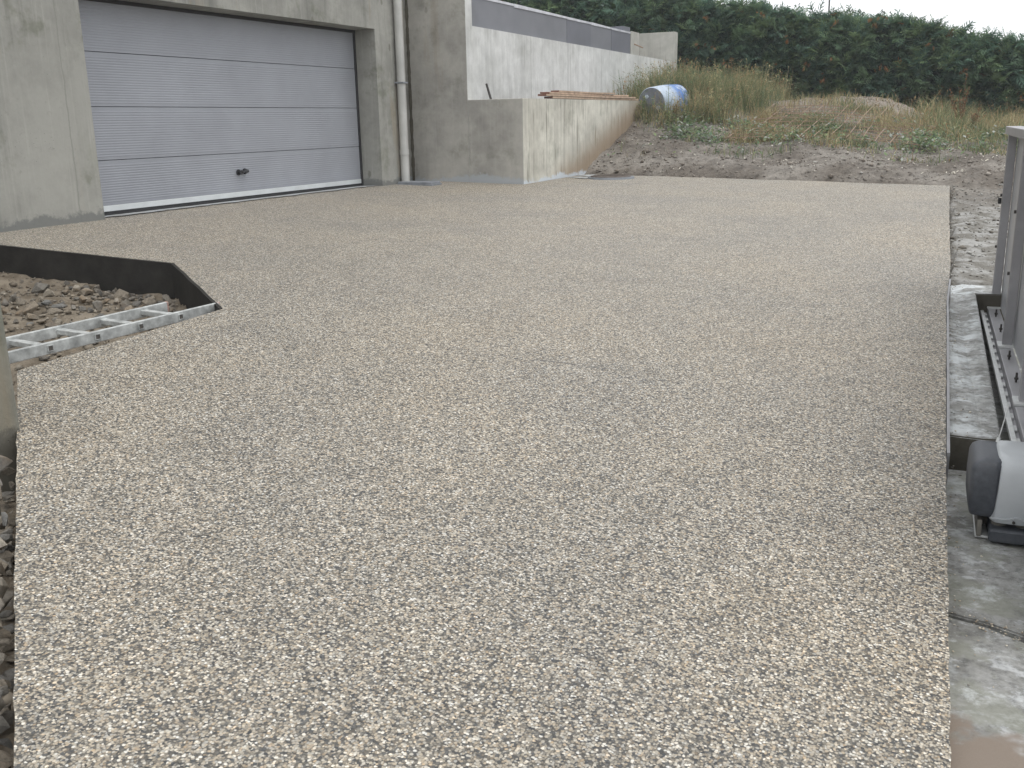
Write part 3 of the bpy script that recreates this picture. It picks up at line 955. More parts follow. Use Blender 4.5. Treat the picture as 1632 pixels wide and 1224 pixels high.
# brown dead tufts in a few spots
mass('foliage', V - np.array((-4, HY, 1)), Q, [], C_, M['leaf'], None, parent=hg)
nd = 22
dxs = rng.uniform(-7, .5, nd); dzs = hedge_bot(dxs) + (hedge_top(dxs) - hedge_bot(dxs)) * rng.uniform(.15, .98, nd)
pos = np.repeat(np.stack([dxs, np.full(nd, HY - .98), dzs], -1), 4, 0) + rng.normal(0, .06, (nd * 4, 3))
V, Q, C_ = place_sprays(pos, np.stack([rng.normal(0, .5, nd * 4), np.full(nd * 4, -.6), rng.normal(-.7, .4, nd * 4)], -1), rng.uniform(.25, .5, nd * 4),
                        np.array((.27, .135, .06)) * rng.uniform(.6, 1.3, (nd * 4, 1)), rng.integers(0, 10, nd * 4))
mass('dead_foliage', V - np.array((-4, HY, 1)), Q, [], C_, M['leaf'], None, parent=hg)['label'] = 'scattered brown dead sprays on the hedge face'
# a few leader twigs above the clipped top
lv, lf = [], []
for i in range(16):
    x = random.uniform(-8, 1.2); z = float(hedge_top(x)) - .1; y = HY - random.uniform(0, .6)
    h_ = random.uniform(.15, .32) * (1.6 if i % 8 == 0 else 1)
    dx_ = random.uniform(-.12, .2)
    b0 = len(lv)
    lv += [(x - .012 + 4, y - HY, z - 1), (x + .012 + 4, y - HY, z - 1), (x + dx_ + 4, y - HY, z + h_ - 1)]
    lf.append([b0, b0 + 1, b0 + 2])
    for j in range(5):
        t = .45 + .12 * j
        px_, pz_ = x + dx_ * t, z + h_ * t
        s_ = random.choice((-1, 1)) * random.uniform(.05, .11)
        b0 = len(lv)
        lv += [(px_ + 4, y - HY, pz_ - 1), (px_ + s_ + 4, y - HY - .03, pz_ + .05 - 1), (px_ + s_ * .7 + 4, y - HY + .02, pz_ + .085 - 1)]
        lf.append([b0, b0 + 1, b0 + 2])
lv = np.array(lv)
mass('leader_twigs', lv, [], lf, np.tile((.05, .075, .045), (len(lv), 1)), M['leaf'], None, kind='stuff', parent=hg)
# thin mast behind the hedge
tag(cyl('mast', (-4.6, 31, 2.0), (-4.62, 31, 6.4), .022, M['bolt'], n=8), 'thin dark mast standing up behind the hedge', 'mast')

# ------------------------------------------------------------------ grass and weeds
def blades(n, px, py, hgt, wid, lean, colors, seed_frac=0.0, seed_col=(.30, .22, .12)):
    z0 = T(px, py) - .01
    an = rng.uniform(0, 2 * np.pi, n)
    ln = np.abs(rng.normal(0, lean, n)) * hgt
    dx_, dy_ = np.cos(an) * ln, np.sin(an) * ln
    wa = rng.uniform(0, 2 * np.pi, n)
    wx, wy = np.cos(wa) * wid / 2, np.sin(wa) * wid / 2
    b = np.stack([px, py, z0], -1)
    w = np.stack([wx, wy, np.zeros(n)], -1)
    m_ = b + np.stack([dx_ * .3, dy_ * .3, hgt * .55], -1)
    t = b + np.stack([dx_, dy_, hgt * (1 - .18 * ln / np.maximum(hgt, .01))], -1)
    V = np.stack([b - w, b + w, m_ + w * .8, m_ - w * .8, t], 1)
    base = np.arange(n)[:, None] * 5
    Fq = base + np.array([0, 1, 2, 3]); Ft = base + np.array([3, 2, 4])
    C = np.repeat(colors[:, None, :], 5, 1)
    V, C = V.reshape(-1, 3), C.reshape(-1, 3)
    ns = int(n * seed_frac)
    if ns:
        si = rng.choice(n, ns, replace=False)
        tip = t[si]; mid = m_[si]
        d = (tip - mid); d /= np.linalg.norm(d, axis=1, keepdims=True)
        L = rng.uniform(.04, .10, ns)[:, None]
        s = np.stack([np.cos(wa[si]), np.sin(wa[si]), np.zeros(ns)], -1) * rng.uniform(.005, .012, ns)[:, None]
        sv = np.stack([tip - d * L * .7, tip + s, tip + d * L * .4, tip - s], 1).reshape(-1, 3)
        o_ = len(V)
        V = np.concatenate([V, sv])
        Fq = np.concatenate([Fq, o_ + np.arange(ns)[:, None] * 4 + np.array([0, 1, 2, 3])])
        C = np.concatenate([C, np.repeat(np.array(seed_col) * rng.uniform(.7, 1.4, (ns, 1)), 4, 0)])
    return V, Fq, Ft, C

straw = 1.5 * np.array([(.27, .235, .135), (.22, .20, .115), (.33, .29, .18), (.19, .18, .10), (.25, .175, .10)])
green = 1.35 * np.array([(.125, .155, .075), (.10, .135, .07), (.16, .18, .09), (.175, .185, .10), (.09, .125, .075)])
def pick(n, f_straw):
    c_ = np.where((rng.random(n) < f_straw)[:, None], straw[rng.integers(0, 5, n)], green[rng.integers(0, 5, n)])
    return c_ * rng.uniform(.75, 1.25, (n, 1))

def scatter(n, fn):
    """rejection sample by density function"""
    X, Y = [], []
    while sum(map(len, X)) < n:
        x = rng.uniform(-6.75, 2.2, 60000); y = rng.uniform(14.9, 24.6, 60000)
        keep = rng.random(60000) < fn(x, y)
        X.append(x[keep]); Y.append(y[keep])
    return np.concatenate(X)[:n], np.concatenate(Y)[:n]

def clumps(x, y, s): return np.clip(.5 + 1.6 * fbm(x, y, 3, s), 0, 1)
def d_tall(x, y):
    lim = np.interp(y, [16.6, 17.5, 18.5, 20, 22, 24.5], [-5.6, -4.9, -4.5, -4.2, -4.25, -4.4])
    a = 1 - smooth(lim - .5, lim + .25, x)
    a = a * smooth(17.0, 18.0, y + fbm(x, y, 2, 1.2) * .8)
    inb = (np.abs((x + 5.58) - (y - 18.2) * .22) < .33) & (y > 18.05) & (y < 19.2)
    front = (x < -5.1) & (y < 18.2)
    inw = (x < -5.93) & (y < 18.3)
    return np.where(inb | inw, 0, a * np.where(front, .6, 1) * (.12 + .88 * clumps(x, y, 1.3) ** 1.5))
n = 14000
px, py_ = scatter(n, d_tall)
near = smooth(17.2, 18.9, py_)
h_ = (.11 + .37 * near) * rng.uniform(.4, 1.45, n) * (.6 + .75 * clumps(px, py_, .7))
fs = np.clip(.08 + .62 * clumps(px + 9, py_, .8), 0, 1)
V, Fq, Ft, C_ = blades(n, px, py_, h_, rng.uniform(.005, .012, n), .85, np.where((rng.random(n) < fs)[:, None], pick(n, 1), pick(n, 0)), .16)
ns_ = 620
sx_, sy_ = scatter(ns_, d_tall)
sv_, sq_, sc_ = [], [], []
for i in range(ns_):
    b_ = np.array((sx_[i], sy_[i], float(T(sx_[i], sy_[i]))))
    hh = random.uniform(.3, .85) * (.5 + .5 * float(smooth(17.2, 18.9, sy_[i])))
    a_ = random.uniform(0, 6.28); ln = random.uniform(.05, .45) * hh
    t_ = b_ + np.array((math.cos(a_) * ln, math.sin(a_) * ln, hh))
    cc_ = (straw if random.random() < .45 else green)[random.randrange(5)] * random.uniform(.8, 1.35)
    o_ = len(sv_); w_ = np.array((.005, .003, 0))
    sv_ += [b_ - w_, b_ + w_, t_ + w_ * .3, t_ - w_ * .3]; sq_.append([o_, o_ + 1, o_ + 2, o_ + 3]); sc_ += [cc_] * 4
    for j in range(random.randint(10, 20)):
        q_ = random.uniform(.25, 1.0); p_ = b_ * (1 - q_) + t_ * q_
        an_ = random.uniform(0, 6.28); l_ = random.uniform(.03, .085)
        d_ = np.array((math.cos(an_), math.sin(an_), random.uniform(-.3, .8))) * l_
        e_ = np.array((-math.sin(an_), math.cos(an_), random.uniform(-.4, .4))) * l_ * .16
        o_ = len(sv_); sv_ += [p_, p_ + d_ * .5 - e_, p_ + d_, p_ + d_ * .5 + e_]; sq_.append([o_, o_ + 1, o_ + 2, o_ + 3])
        sc_ += [cc_ * random.uniform(.8, 1.3)] * 4
mass('weed_stalks', np.array(sv_), np.array(sq_), [], np.array(sc_), M['grass'], 'leafy weed stalks standing among the tall grass', 'weeds', 'stuff')
mass('tall_grass', V, Fq, Ft, C_, M['grass'], 'tall straw coloured grass round the blue barrel', 'grass', 'stuff')

def d_right(x, y):
    a = smooth(-1.75, -.5, x + fbm(x, y, 2, 1.0) * .8) * smooth(16.3, 17.6, y + fbm(x + 5, y, 2, 1.0))
    return a * (.3 + .7 * clumps(x + 3, y, .9))
n = 9500
px, py_ = scatter(n, d_right)
h_ = (.07 + .28 * smooth(16.8, 20.5, py_)) * rng.uniform(.35, 1.45, n) * (.5 + .9 * clumps(px, py_, 1.1))
V, Fq, Ft, C_ = blades(n, px, py_, h_, rng.uniform(.006, .015, n), .8, np.where((rng.random(n) < np.clip(.1 + .9 * clumps(px + 4, py_, .9), 0, 1))[:, None], pick(n, 1), pick(n, 0)), .15)
mass('rough_grass', V, Fq, Ft, C_, M['grass'], 'green and straw weeds on the bank behind the gate', 'grass', 'stuff')

def d_mid(x, y):
    a = smooth(-4.6, -3.9, x) * (1 - smooth(-1.3, -.6, x)) * smooth(16.7, 17.8, y) * (1 - .8 * smooth(20.6, 21.8, y)) * (1 - smooth(22.4, 23.2, y))
    b = .30 * smooth(15.6, 16.9, y) * smooth(-5.9, -5.2, x) * (1 - smooth(17.5, 18.5, y)) * (clumps(x, y + 4, 1.3) > .72)
    return a * (.05 + .95 * clumps(x, y, 1.3) ** 2.5) + b
n = 13000
px, py_ = scatter(n, d_mid)
h_ = rng.uniform(.04, .20, n) * (.5 + clumps(px + 1, py_, 1.3))
V, Fq, Ft, C_ = blades(n, px, py_, h_, rng.uniform(.006, .014, n), .8, np.where((rng.random(n) < np.clip(.05 + 1.1 * clumps(px + 6, py_ + 2, .9), 0, 1))[:, None], pick(n, 1), pick(n, 0)), .05)
mass('short_grass', V, Fq, Ft, C_, M['grass'], 'short patchy grass growing through the rusty mesh', 'grass', 'stuff')

# broad leaves of low weeds
def leaves(n, px, py_, size, colors, lift):
    z0 = T(px, py_) + lift * rng.random(n)
    an = rng.uniform(0, 2 * np.pi, n)
    d = np.stack([np.cos(an), np.sin(an), rng.uniform(.1, .8, n)], -1) * size[:, None]
    s = np.stack([-np.sin(an), np.cos(an), rng.uniform(-.3, .3, n)], -1) * size[:, None] * .3
    b = np.stack([px, py_, z0], -1)
    V = np.stack([b, b + d * .5 - s, b + d, b + d * .5 + s], 1).reshape(-1, 3)
    return V, np.arange(n)[:, None] * 4 + np.array([0, 1, 2, 3]), np.repeat(colors, 4, 0)
def d_weed(x, y):
    a = smooth(16.2, 16.9, y) * (1 - smooth(18.6, 19.2, y)) * smooth(-5.6, -5.1, x) * (1 - smooth(-4.0, -3.4, x))
    b = .5 * smooth(-1.6, -.6, x) * smooth(16.6, 17.4, y) * (1 - smooth(20, 21, y))
    c_ = .08 * smooth(15.4, 15.9, y) * (1 - smooth(17, 18, y)) * (x > -5.7)
    m_ = .45 * smooth(16.4, 17.2, y) * (1 - smooth(18.2, 20.5, y)) * smooth(-4.2, -3.4, x)
    return (a * .8 + b + m_) * (.06 + .94 * (clumps(x + 2, y + 7, 2.1) > .66)) + c_ * (clumps(x + 2, y + 7, 1.6) > .66)
n = 7000
px, py_ = scatter(n, d_weed)
cl = np.where((rng.random(n) < .2)[:, None], np.array((.36, .38, .34)), green[rng.integers(0, 5, n)] * np.array((1.0, 1.1, 1.15))) * rng.uniform(.7, 1.3, (n, 1))
V, Fq, C_ = leaves(n, px, py_, rng.uniform(.03, .09, n), cl, .16)
mass('low_weeds', V, Fq, [], C_, M['grass'], 'low broad leaved green weeds on the earth bank', 'weeds', 'stuff')

# rusty red dock plants, each a thing
def dock(x, y, h_, label, seed, colr=(.21, .13, .075), spread=.35, n=7):
    rr = random.Random(seed)
    z = float(T(np.array(x), np.array(y)))
    root = tag(empty('dock_plant', (x, y, z - .02)), label, 'plant', 'dried dock plants')
    V, Fq, cols_ = [], [], []
    sv, sq = [], []
    for i in range(n):
        a = rr.uniform(0, 6.28); ln = rr.uniform(.05, spread) * h_ if i else .05
        hh = h_ * (rr.uniform(.45, .85) if i else 1)
        start = Vector((0, 0, h_ * .15 * rr.random()))
        tip = Vector((math.cos(a) * ln, math.sin(a) * ln, hh))
        for w in (Vector((.007, .003, 0)), Vector((-.003, .007, 0))):
            b0 = len(sv); sv += [start - w, start + w, tip + w * .4, tip - w * .4]; sq.append([b0, b0 + 1, b0 + 2, b0 + 3])
        for j in range(26):
            t = rr.uniform(.3, 1.0)
            c_ = start.lerp(tip, t)
            s_ = rr.uniform(.010, .026)
            d_ = Vector((rr.uniform(-1, 1), rr.uniform(-1, 1), rr.uniform(.2, 1))).normalized() * s_ * 1.7
            e_ = Vector((rr.uniform(-1, 1), rr.uniform(-1, 1), rr.uniform(-.4, .4))).normalized() * s_ * .7
            b0 = len(V); V += [c_, c_ + d_ - e_, c_ + d_ * 1.7, c_ + d_ + e_]; Fq.append([b0, b0 + 1, b0 + 2, b0 + 3])
            cols_ += [np.array(colr) * rr.uniform(.6, 1.5)] * 4
    mass('stem', np.array([tuple(v) for v in sv]), sq, [], np.tile(np.array(colr) * .8, (len(sv), 1)), M['grass'], None, parent=root)
    mass('seed_heads', np.array([tuple(v) for v in V]), Fq, [], np.array(cols_), M['grass'], None, kind='stuff', parent=root)
dock(-.62, 21.2, 1.12, 'tall rusty brown dock plant against the hedge near the gate', 1, n=9)
dock(-.35, 20.6, .55, 'smaller brown dock plant beside the tall one near the gate', 2)
dock(-6.1, 21.4, .85, 'dark red dock plant rising from the tall grass beyond the barrel', 3, (.17, .085, .05), .15, 4)
dock(-5.25, 18.05, .34, 'short rust red dock plant against the side of the barrel', 4, (.24, .14, .075), .2, 5)
# small orange brick fragment by the barrel
bm = bmesh.new()
add_box(bm, -.11, .11, -.05, .05, -.03, .035, .006)
o = tag(bm_obj('brick_fragment', bm, plain('orange_brick', (.52, .25, .14), .85, 0, .3, 20)), 'small orange brick fragment lying in the weeds beside the barrel', 'brick')
o.location = (-4.88, 18.6, float(T(np.array(-4.88), np.array(18.6))) + .06); o.rotation_euler = (.2, -.25, .5)

# clods, chips and litter lying on the earth
def bits(n, px, py_, size, colors, zf, sink=.3):
    base = np.array([(1, 0, 0), (-1, 0, 0), (0, 1, 0), (0, -1, 0), (0, 0, 1), (0, 0, -1)], float)
    tri = np.array([(0, 2, 4), (2, 1, 4), (1, 3, 4), (3, 0, 4), (2, 0, 5), (1, 2, 5), (3, 1, 5), (0, 3, 5)])
    jit = base[None] * rng.uniform(.5, 1.2, (n, 6, 1)) + rng.normal(0, .18, (n, 6, 3))
    jit[:, :, 2] *= .6
    a = rng.uniform(0, 6.28, n)
    c_, s_ = np.cos(a)[:, None], np.sin(a)[:, None]
    x = jit[:, :, 0] * c_ - jit[:, :, 1] * s_; y = jit[:, :, 0] * s_ + jit[:, :, 1] * c_
    P = np.stack([x, y, jit[:, :, 2]], -1) * size[:, None, None]
    P += np.stack([px, py_, zf + size * sink], -1)[:, None, :]
    return P.reshape(-1, 3), (tri[None] + (np.arange(n) * 6)[:, None, None]).reshape(-1, 3), np.repeat(colors, 6, 0)
n = 5200
px = rng.uniform(-5.9, .6, n); py_ = 14.5 + 3.2 * rng.random(n) ** 1.2 - .1125 * (px + 5.9) + .7
sz = np.exp(rng.normal(-4.6, .55, n))
cl = np.array([(.21, .185, .16), (.175, .15, .125), (.26, .235, .205), (.32, .29, .255), (.42, .40, .37)])[rng.choice(5, n, p=[.36, .2, .28, .12, .04])] * rng.uniform(.8, 1.2, (n, 1))
V, Ft, C_ = bits(n, px, py_, sz, cl, T(px, py_))
mass('earth_clods', V, [], Ft, C_, M['clod'], 'loose clods and chips on the bare earth bank', 'earth', 'stuff')
n = 1900
px = rng.normal(-2.7, 1.05, n); py_ = rng.normal(22.0, .5, n)
V, Ft, C_ = bits(n, px, py_, np.exp(rng.normal(-4.6, .5, n)), np.array([(.235, .20, .165), (.30, .265, .225), (.17, .14, .11), (.5, .47, .42)])[rng.choice(4, n, p=[.44, .24, .30, .02])], T(px, py_))
mass('spoil_gravel', V, [], Ft, C_, M['clod'], 'pale gravelly spoil heaped at the foot of the hedge', 'gravel', 'stuff')
n = 1500
px = rng.uniform(-.46, .75, n); py_ = 8.1 + 6.5 * rng.random(n)
V, Ft, C_ = bits(n, px, py_, np.exp(rng.normal(-4.75, .6, n)), np.array([(.26, .25, .225), (.20, .185, .16), (.34, .335, .315), (.15, .135, .115)])[rng.choice(4, n)] * rng.uniform(.8, 1.2, (n, 1)), T(px, py_))
mass('mud_crumbs', V, [], Ft, C_, M['clod'], 'crumbs of grey mud on the strip beside the drive', 'mud', 'stuff')
n = 420
px, py_ = scatter(n, lambda x, y: (y < 18.3) * (x < .3) * (x > -5.8) * (.2 + (clumps(x, y, 1.7) > .6)))
sz = rng.uniform(.02, .055, n)
V, Fq, C_ = leaves(n, px, py_, sz, np.array((.50, .47, .40)) * rng.uniform(.6, 1.25, (n, 1)), .03)
mass('leaf_litter', V, Fq, [], C_, M['clod'], 'pale dry leaf litter on the bare earth', 'litter', 'stuff')

# ------------------------------------------------------------------ rubble stones
def rock_mesh(i):
    rr = random.Random(100 + i)
    bm = bmesh.new()
    ax = (rr.uniform(.8, 1.25), rr.uniform(.6, 1.0), rr.uniform(.45, .8))
    for j in range(rr.randint(11, 16)):
        v_ = Vector((rr.gauss(0, 1), rr.gauss(0, 1), rr.gauss(0, 1))).normalized() * rr.uniform(.62, 1.12)
        bm.verts.new((v_.x * ax[0], v_.y * ax[1], v_.z * ax[2]))
    r_ = bmesh.ops.convex_hull(bm, input=bm.verts)
    bmesh.ops.delete(bm, geom=[v for v in bm.verts if not v.link_faces], context='VERTS')
    bmesh.ops.bevel(bm, geom=list(bm.edges), offset=.025, segments=1, affect='EDGES')
    bmesh.ops.recalc_face_normals(bm, faces=bm.faces)
    me_ = bpy.data.meshes.new('rubble_stone')
    bm.to_mesh(me_); bm.free()
    me_.materials.append(M['rock'])
    return me_
rocks = [rock_mesh(i) for i in range(14)]
def stone(x, y, z, s, label, group):
    o_ = bpy.data.objects.new('rubble_stone', random.choice(rocks))
    col.objects.link(o_)
    o_.location = (x, y, z); o_.scale = (s, s, s)
    o_.rotation_euler = (random.uniform(-.5, .5), random.uniform(-.5, .5), random.uniform(0, 6.28))
    return tag(o_, label, 'stone', group)
PIT = [(-7.4, 5.26), (-5.36, 5.44), (-4.16, 4.56), (-4.12, 3.2), (-7.4, 2.2)]
placed = []
def place(n, smin, smax, fn, label, group, zoff=0.0):
    c_ = 0; tries = 0
    while c_ < n and tries < 20000:
        tries += 1
        x, y = fn()
        s = random.uniform(smin, smax) ** 1.0
        if any((x - a) ** 2 + (y - b) ** 2 < ((s + t) * .72) ** 2 for a, b, t in placed): continue
        placed.append((x, y, s))
        stone(x, y, float(T(np.array(x), np.array(y))) + s * .22 + zoff, s, label, group)
        c_ += 1
def in_heap():
    while True:
        x, y = random.uniform(-6.3, -4.2), random.uniform(4.3, 5.45)
        # heap leans on the corner of the edging boards
        d1 = ((x + 5.344) * (-.923) - (y - 5.482) * 1.245) / -1.55     # signed distance from slanting board
        if inside(np.array(x), np.array(y), PIT) and abs(d1) > .09 and (y > 4.72 - .25 * (x + 4.2) or random.random() < .12): return x, y
def in_pit():
    while True:
        x, y = random.uniform(-7.3, -4.3), random.uniform(3.9, 5.2)
        if inside(np.array(x), np.array(y), PIT): return x, y
place(12, .06, .095, in_heap, 'large grey brown broken stone heaped against the black edging boards', 'rubble heaped in the pit')
place(130, .024, .055, in_heap, 'small broken stone heaped against the black edging boards', 'rubble heaped in the pit', .01)
place(90, .018, .045, in_pit, 'small broken stone on the pit floor between ladder and house', 'rubble on the pit floor')
tr_seen = []
def trench_rock(t, off, dz, sz):
    x, y = -1.774 - .770 * t - .638 * off, 1.198 + .638 * t - .77 * off
    if -3.76 < x < -3.33 and 2.18 < y < 2.62: return
    if any((t - a_) ** 2 + (off - b_) ** 2 + (dz - c_) ** 2 < ((sz + d_) * .62) ** 2 for a_, b_, c_, d_ in tr_seen): return
    tr_seen.append((t, off, dz, sz))
    stone(x, y, float(g(x, y)) - dz, sz, 'rough broken rock packed in the trench along the edge of the drive', 'rocks in the trench')
for i in range(320):                    # the rocks piled right against the edge, in two or three layers
    sz = random.choice((.028, .035, .045, .055, .07, .085))
    trench_rock(random.uniform(-.35, 2.75), .012 + sz * random.uniform(.95, 1.25), random.uniform(.05, .24), sz)
for i in range(24):
    sz = random.uniform(.04, .10)
    trench_rock(random.uniform(-.35, 2.75), random.uniform(.18, .42), .20, sz)
n = 9000
px = rng.uniform(-7.45, -1.2, n); py_ = rng.uniform(.6, 5.4, n)
kp = ~inside(px, py_, OUT); px, py_ = px[kp], py_[kp]; n = len(px)
V, Ft, C_ = bits(n, px, py_, np.exp(rng.normal(-4.3, .5, n)), np.array([(.22, .19, .15), (.17, .155, .135), (.28, .25, .205), (.13, .11, .085)])[rng.choice(4, n)] * rng.uniform(.75, 1.2, (n, 1)), T(px, py_))
mass('pit_gravel', V, [], Ft, C_, M['clod'], 'brown gravel and crumbs on the floor of the rubble pit', 'gravel', 'stuff')

# ------------------------------------------------------------------ pillar
pl = tag(empty('pillar', (-3.545, 2.412, -.45)), 'square grey concrete pillar beside the rock filled trench', 'pillar')
box('shaft', -.15, .15, -.15, .15, -.5, 2.95, M['pillar'], pl, .012)
box('footing', -.22, .145, -.22, .145, -.6, -.12, M['slab_dark'], pl, .01)

# ------------------------------------------------------------------ ladder
la, lb = Vector((-4.40, 2.90, -.315)), Vector((-4.215, 4.66, -.282))
ld = (lb - la).normalized()
lx = Vector((-ld.y, ld.x, 0)).normalized()          # towards the house
lz = ld.cross(lx) if ld.cross(lx).z > 0 else -ld.cross(lx)
lad = empty('ladder', la)
tag(lad, 'pale aluminium ladder section lying flat in the rubble pit', 'ladder')
lm = Matrix(((lx.x, ld.x, lz.x, la.x), (lx.y, ld.y, lz.y, la.y), (lx.z, ld.z, lz.z, la.z), (0, 0, 0, 1)))
lad.matrix_world = lm
LL = (lb - la).length
def rail(x0, y1, cap=True):
    o_ = box('rail', x0, x0 + .024, -.6, y1, 0, .062, M['ladder'], lad, .004)
    c_ = box('end_cap', x0 - .002, x0 + .026, y1 - .005, y1 + .010, -.002, .064, M['red_cap'], lad, .006)
    return o_
rail(0, LL); rail(.325, LL - .12)
for i in range(-1, 6):
    y = .33 + .285 * i
    if y > LL - .1: continue
    box('rung', .022, .327, y - .022, y + .022, .018, .046, M['ladder'], lad, .003)
    h_ = box('rung_end', -.0025, .002, y - .013, y + .013, .0185, .0445, M['ladder_dark'], lad)
    bm = bmesh.new()
    for a_ in ((y - .019, y - .013, .0145, .0485), (y + .013, y + .019, .0145, .0485), (y - .013, y + .013, .015, .019), (y - .013, y + .013, .044, .048)):
        add_box(bm, -.006, .003, *a_)
    bm_obj('rung_flange', bm, M['ladder'], lad)

# ------------------------------------------------------------------ gate side: slabs, trench, sliding gate, motor
G0 = Vector((.14, 4.5, 0)); ge = Vector((-.052, .9986, 0)).normalized(); gn = Vector((ge.y, -ge.x, 0))
def GP(s, t, z): return G0 + gn * s + ge * t + Vector((0, 0, z))
def prism_xy(name, pts, zbot, ztop, mat, parent=None, bev=0.0):
    bm = bmesh.new()
    bo = [bm.verts.new((x, y, zbot(x, y))) for x, y in pts]
    to = [bm.verts.new((x, y, ztop(x, y))) for x, y in pts]
    n_ = len(pts)
    bm.faces.new(bo[::-1]); bm.faces.new(to)
    for i in range(n_): bm.faces.new([bo[i], bo[(i + 1) % n_], to[(i + 1) % n_], to[i]])
    if bev:
        bmesh.ops.recalc_face_normals(bm, faces=bm.faces)
        bmesh.ops.bevel(bm, geom=[e for e in bm.edges if all(v in to or v.co.z > -.9 for v in e.verts)], offset=bev, segments=2, affect='EDGES')
    return bm_obj(name, bm, mat, parent)
zU = lambda x, y: float(g(-.1, y)) - .020 - .05 * max(0.0, y - 7.7)
zB = lambda x, y: -1.2
ZL = -.655
e0, e1 = GP(0, -.07, 0), GP(0, 3.09, 0)
def ex(y): return float(np.interp(y, [2.175, 4.061, 7.163, 8.4], [.041, -.054, -.194, -.22])) + .010
# upper slab, with its rough dark end
up_pts = [(ex(4.50), 4.505), (e0.x * .5, 4.497), (e0.x, 4.51), (e1.x, e1.y), (e1.x + .45, e1.y + .03), (e1.x + .45, 8.55), (ex(8.4), 8.4), (ex(6.5), 6.5)]
o = prism_xy('gate_slab', up_pts, zB, zU, [M['slab'], M['slab_dark']], None, .006)
for p in o.data.polygons:
    if p.normal.z < .5: p.material_index = 1
tag(o, 'pale trowelled concrete slab between the drive and the gate track', 'slab', kind='structure')
# metal edging strip along the drive
v, f = [], []
yy_ = np.linspace(4.20, 7.9, 30)
for i, y in enumerate(yy_):
    x = ex(y); z = float(g(x, y))
    v += [(x - .008, y, z - .12), (x + .004, y, z - .12), (x + .004, y, z + .012), (x - .008, y, z + .012)]
    if i:
        a = 4 * (i - 1)
        for j in range(4): f.append([a + j, a + (j + 1) % 4, a + 4 + (j + 1) % 4, a + 4 + j])
f += [[3, 2, 1, 0], [len(v) - 4 + j for j in range(4)]]
tag(pydata('edging_strip', v, f, plain('edging_metal', (.28, .28, .29), .5, .3, .25, 9)), 'thin grey metal edging strip between drive and trowelled slab', 'edging strip')
# lower slabs either side of a broken diagonal gap
zl = lambda x, y: ZL
ga, gb = (.05, 3.06), (1.2, 2.56)
lo1 = [(ex(4.4), 4.42), (ex(3.2) - .006, 3.2), (.037, 3.085), (.12, 3.03), (.5, 2.845), (1.3, 2.5), (1.3, 8.6), (e1.x, e1.y + .05), (e0.x, 4.45)]
lo1 = [(ex(4.4) - .05, 4.418), (ex(3.2) - .05, 3.2), (-.04, 3.05), (.115, 3.015), (.5, 2.86), (1.3, 2.55), (1.3, 9.0), (-.0, 9.0), (-.02, 7.58), (.14, 4.418)]
o = prism_xy('motor_slab', lo1, zB, zl, M['slab_low'], None, .006)
tag(o, 'stained concrete slab carrying the gate motor', 'slab', kind='structure')
lo2 = [(-.04, 3.035), (-.01, 2.2), (.04, .8), (-.26, -4), (3, -4), (3, 1.9), (.5, 2.79), (.19, 2.955), (.11, 3.0)]
o = prism_xy('stained_slab', lo2, zB, lambda x, y: ZL - .004, M['slab_low'], None, .006)
tag(o, 'concrete slab with white efflorescence and brown damp patches', 'slab', kind='structure')
box('slab_bed', -.1, 1.29, 2.3, 3.2, -1.0, -.69, M['ground'])['kind'] = 'structure'
n = 300                                   # stray chips that rolled off the drive on both sides
ty = rng.uniform(2.6, 14.3, n)
off_ = np.abs(rng.normal(0, .05, n)) + .012
px = np.interp(ty, [.8, 2.175, 4.061, 7.163, 8.4, 11.5, 14.42], [.10, .041, -.054, -.194, -.22, -.36, -.477]) + off_
zt_ = np.where(ty < 4.5, ZL, np.where(ty < 7.9, g(-.1, ty) - .02, T(px, ty)))
V, Ft, C_ = bits(n, px, ty, np.exp(rng.normal(-5.35, .25, n)), np.array([(.46, .40, .31), (.36, .31, .25), (.6, .55, .46), (.2, .19, .17)])[rng.choice(4, n)], zt_)
mass('stray_gravel', V, [], Ft, C_, M['clod'], 'stray beige chips lying beside the edge of the drive', 'gravel', 'stuff')
n = 200
t_ = rng.random(n)
px = .06 + t_ * .6 + rng.normal(0, .035, n); py_ = 3.03 - t_ * .28 + rng.normal(0, .03, n)
V, Ft, C_ = bits(n, px, py_, np.exp(rng.normal(-5.7, .35, n)), np.array([(.48, .42, .33), (.36, .31, .25), (.6, .55, .46), (.25, .2, .15)])[rng.choice(4, n)], np.full(n, ZL))
mass('joint_gravel', V, [], Ft, C_, M['clod'], 'beige gravel crumbs spilled along the slab joint', 'gravel', 'stuff')

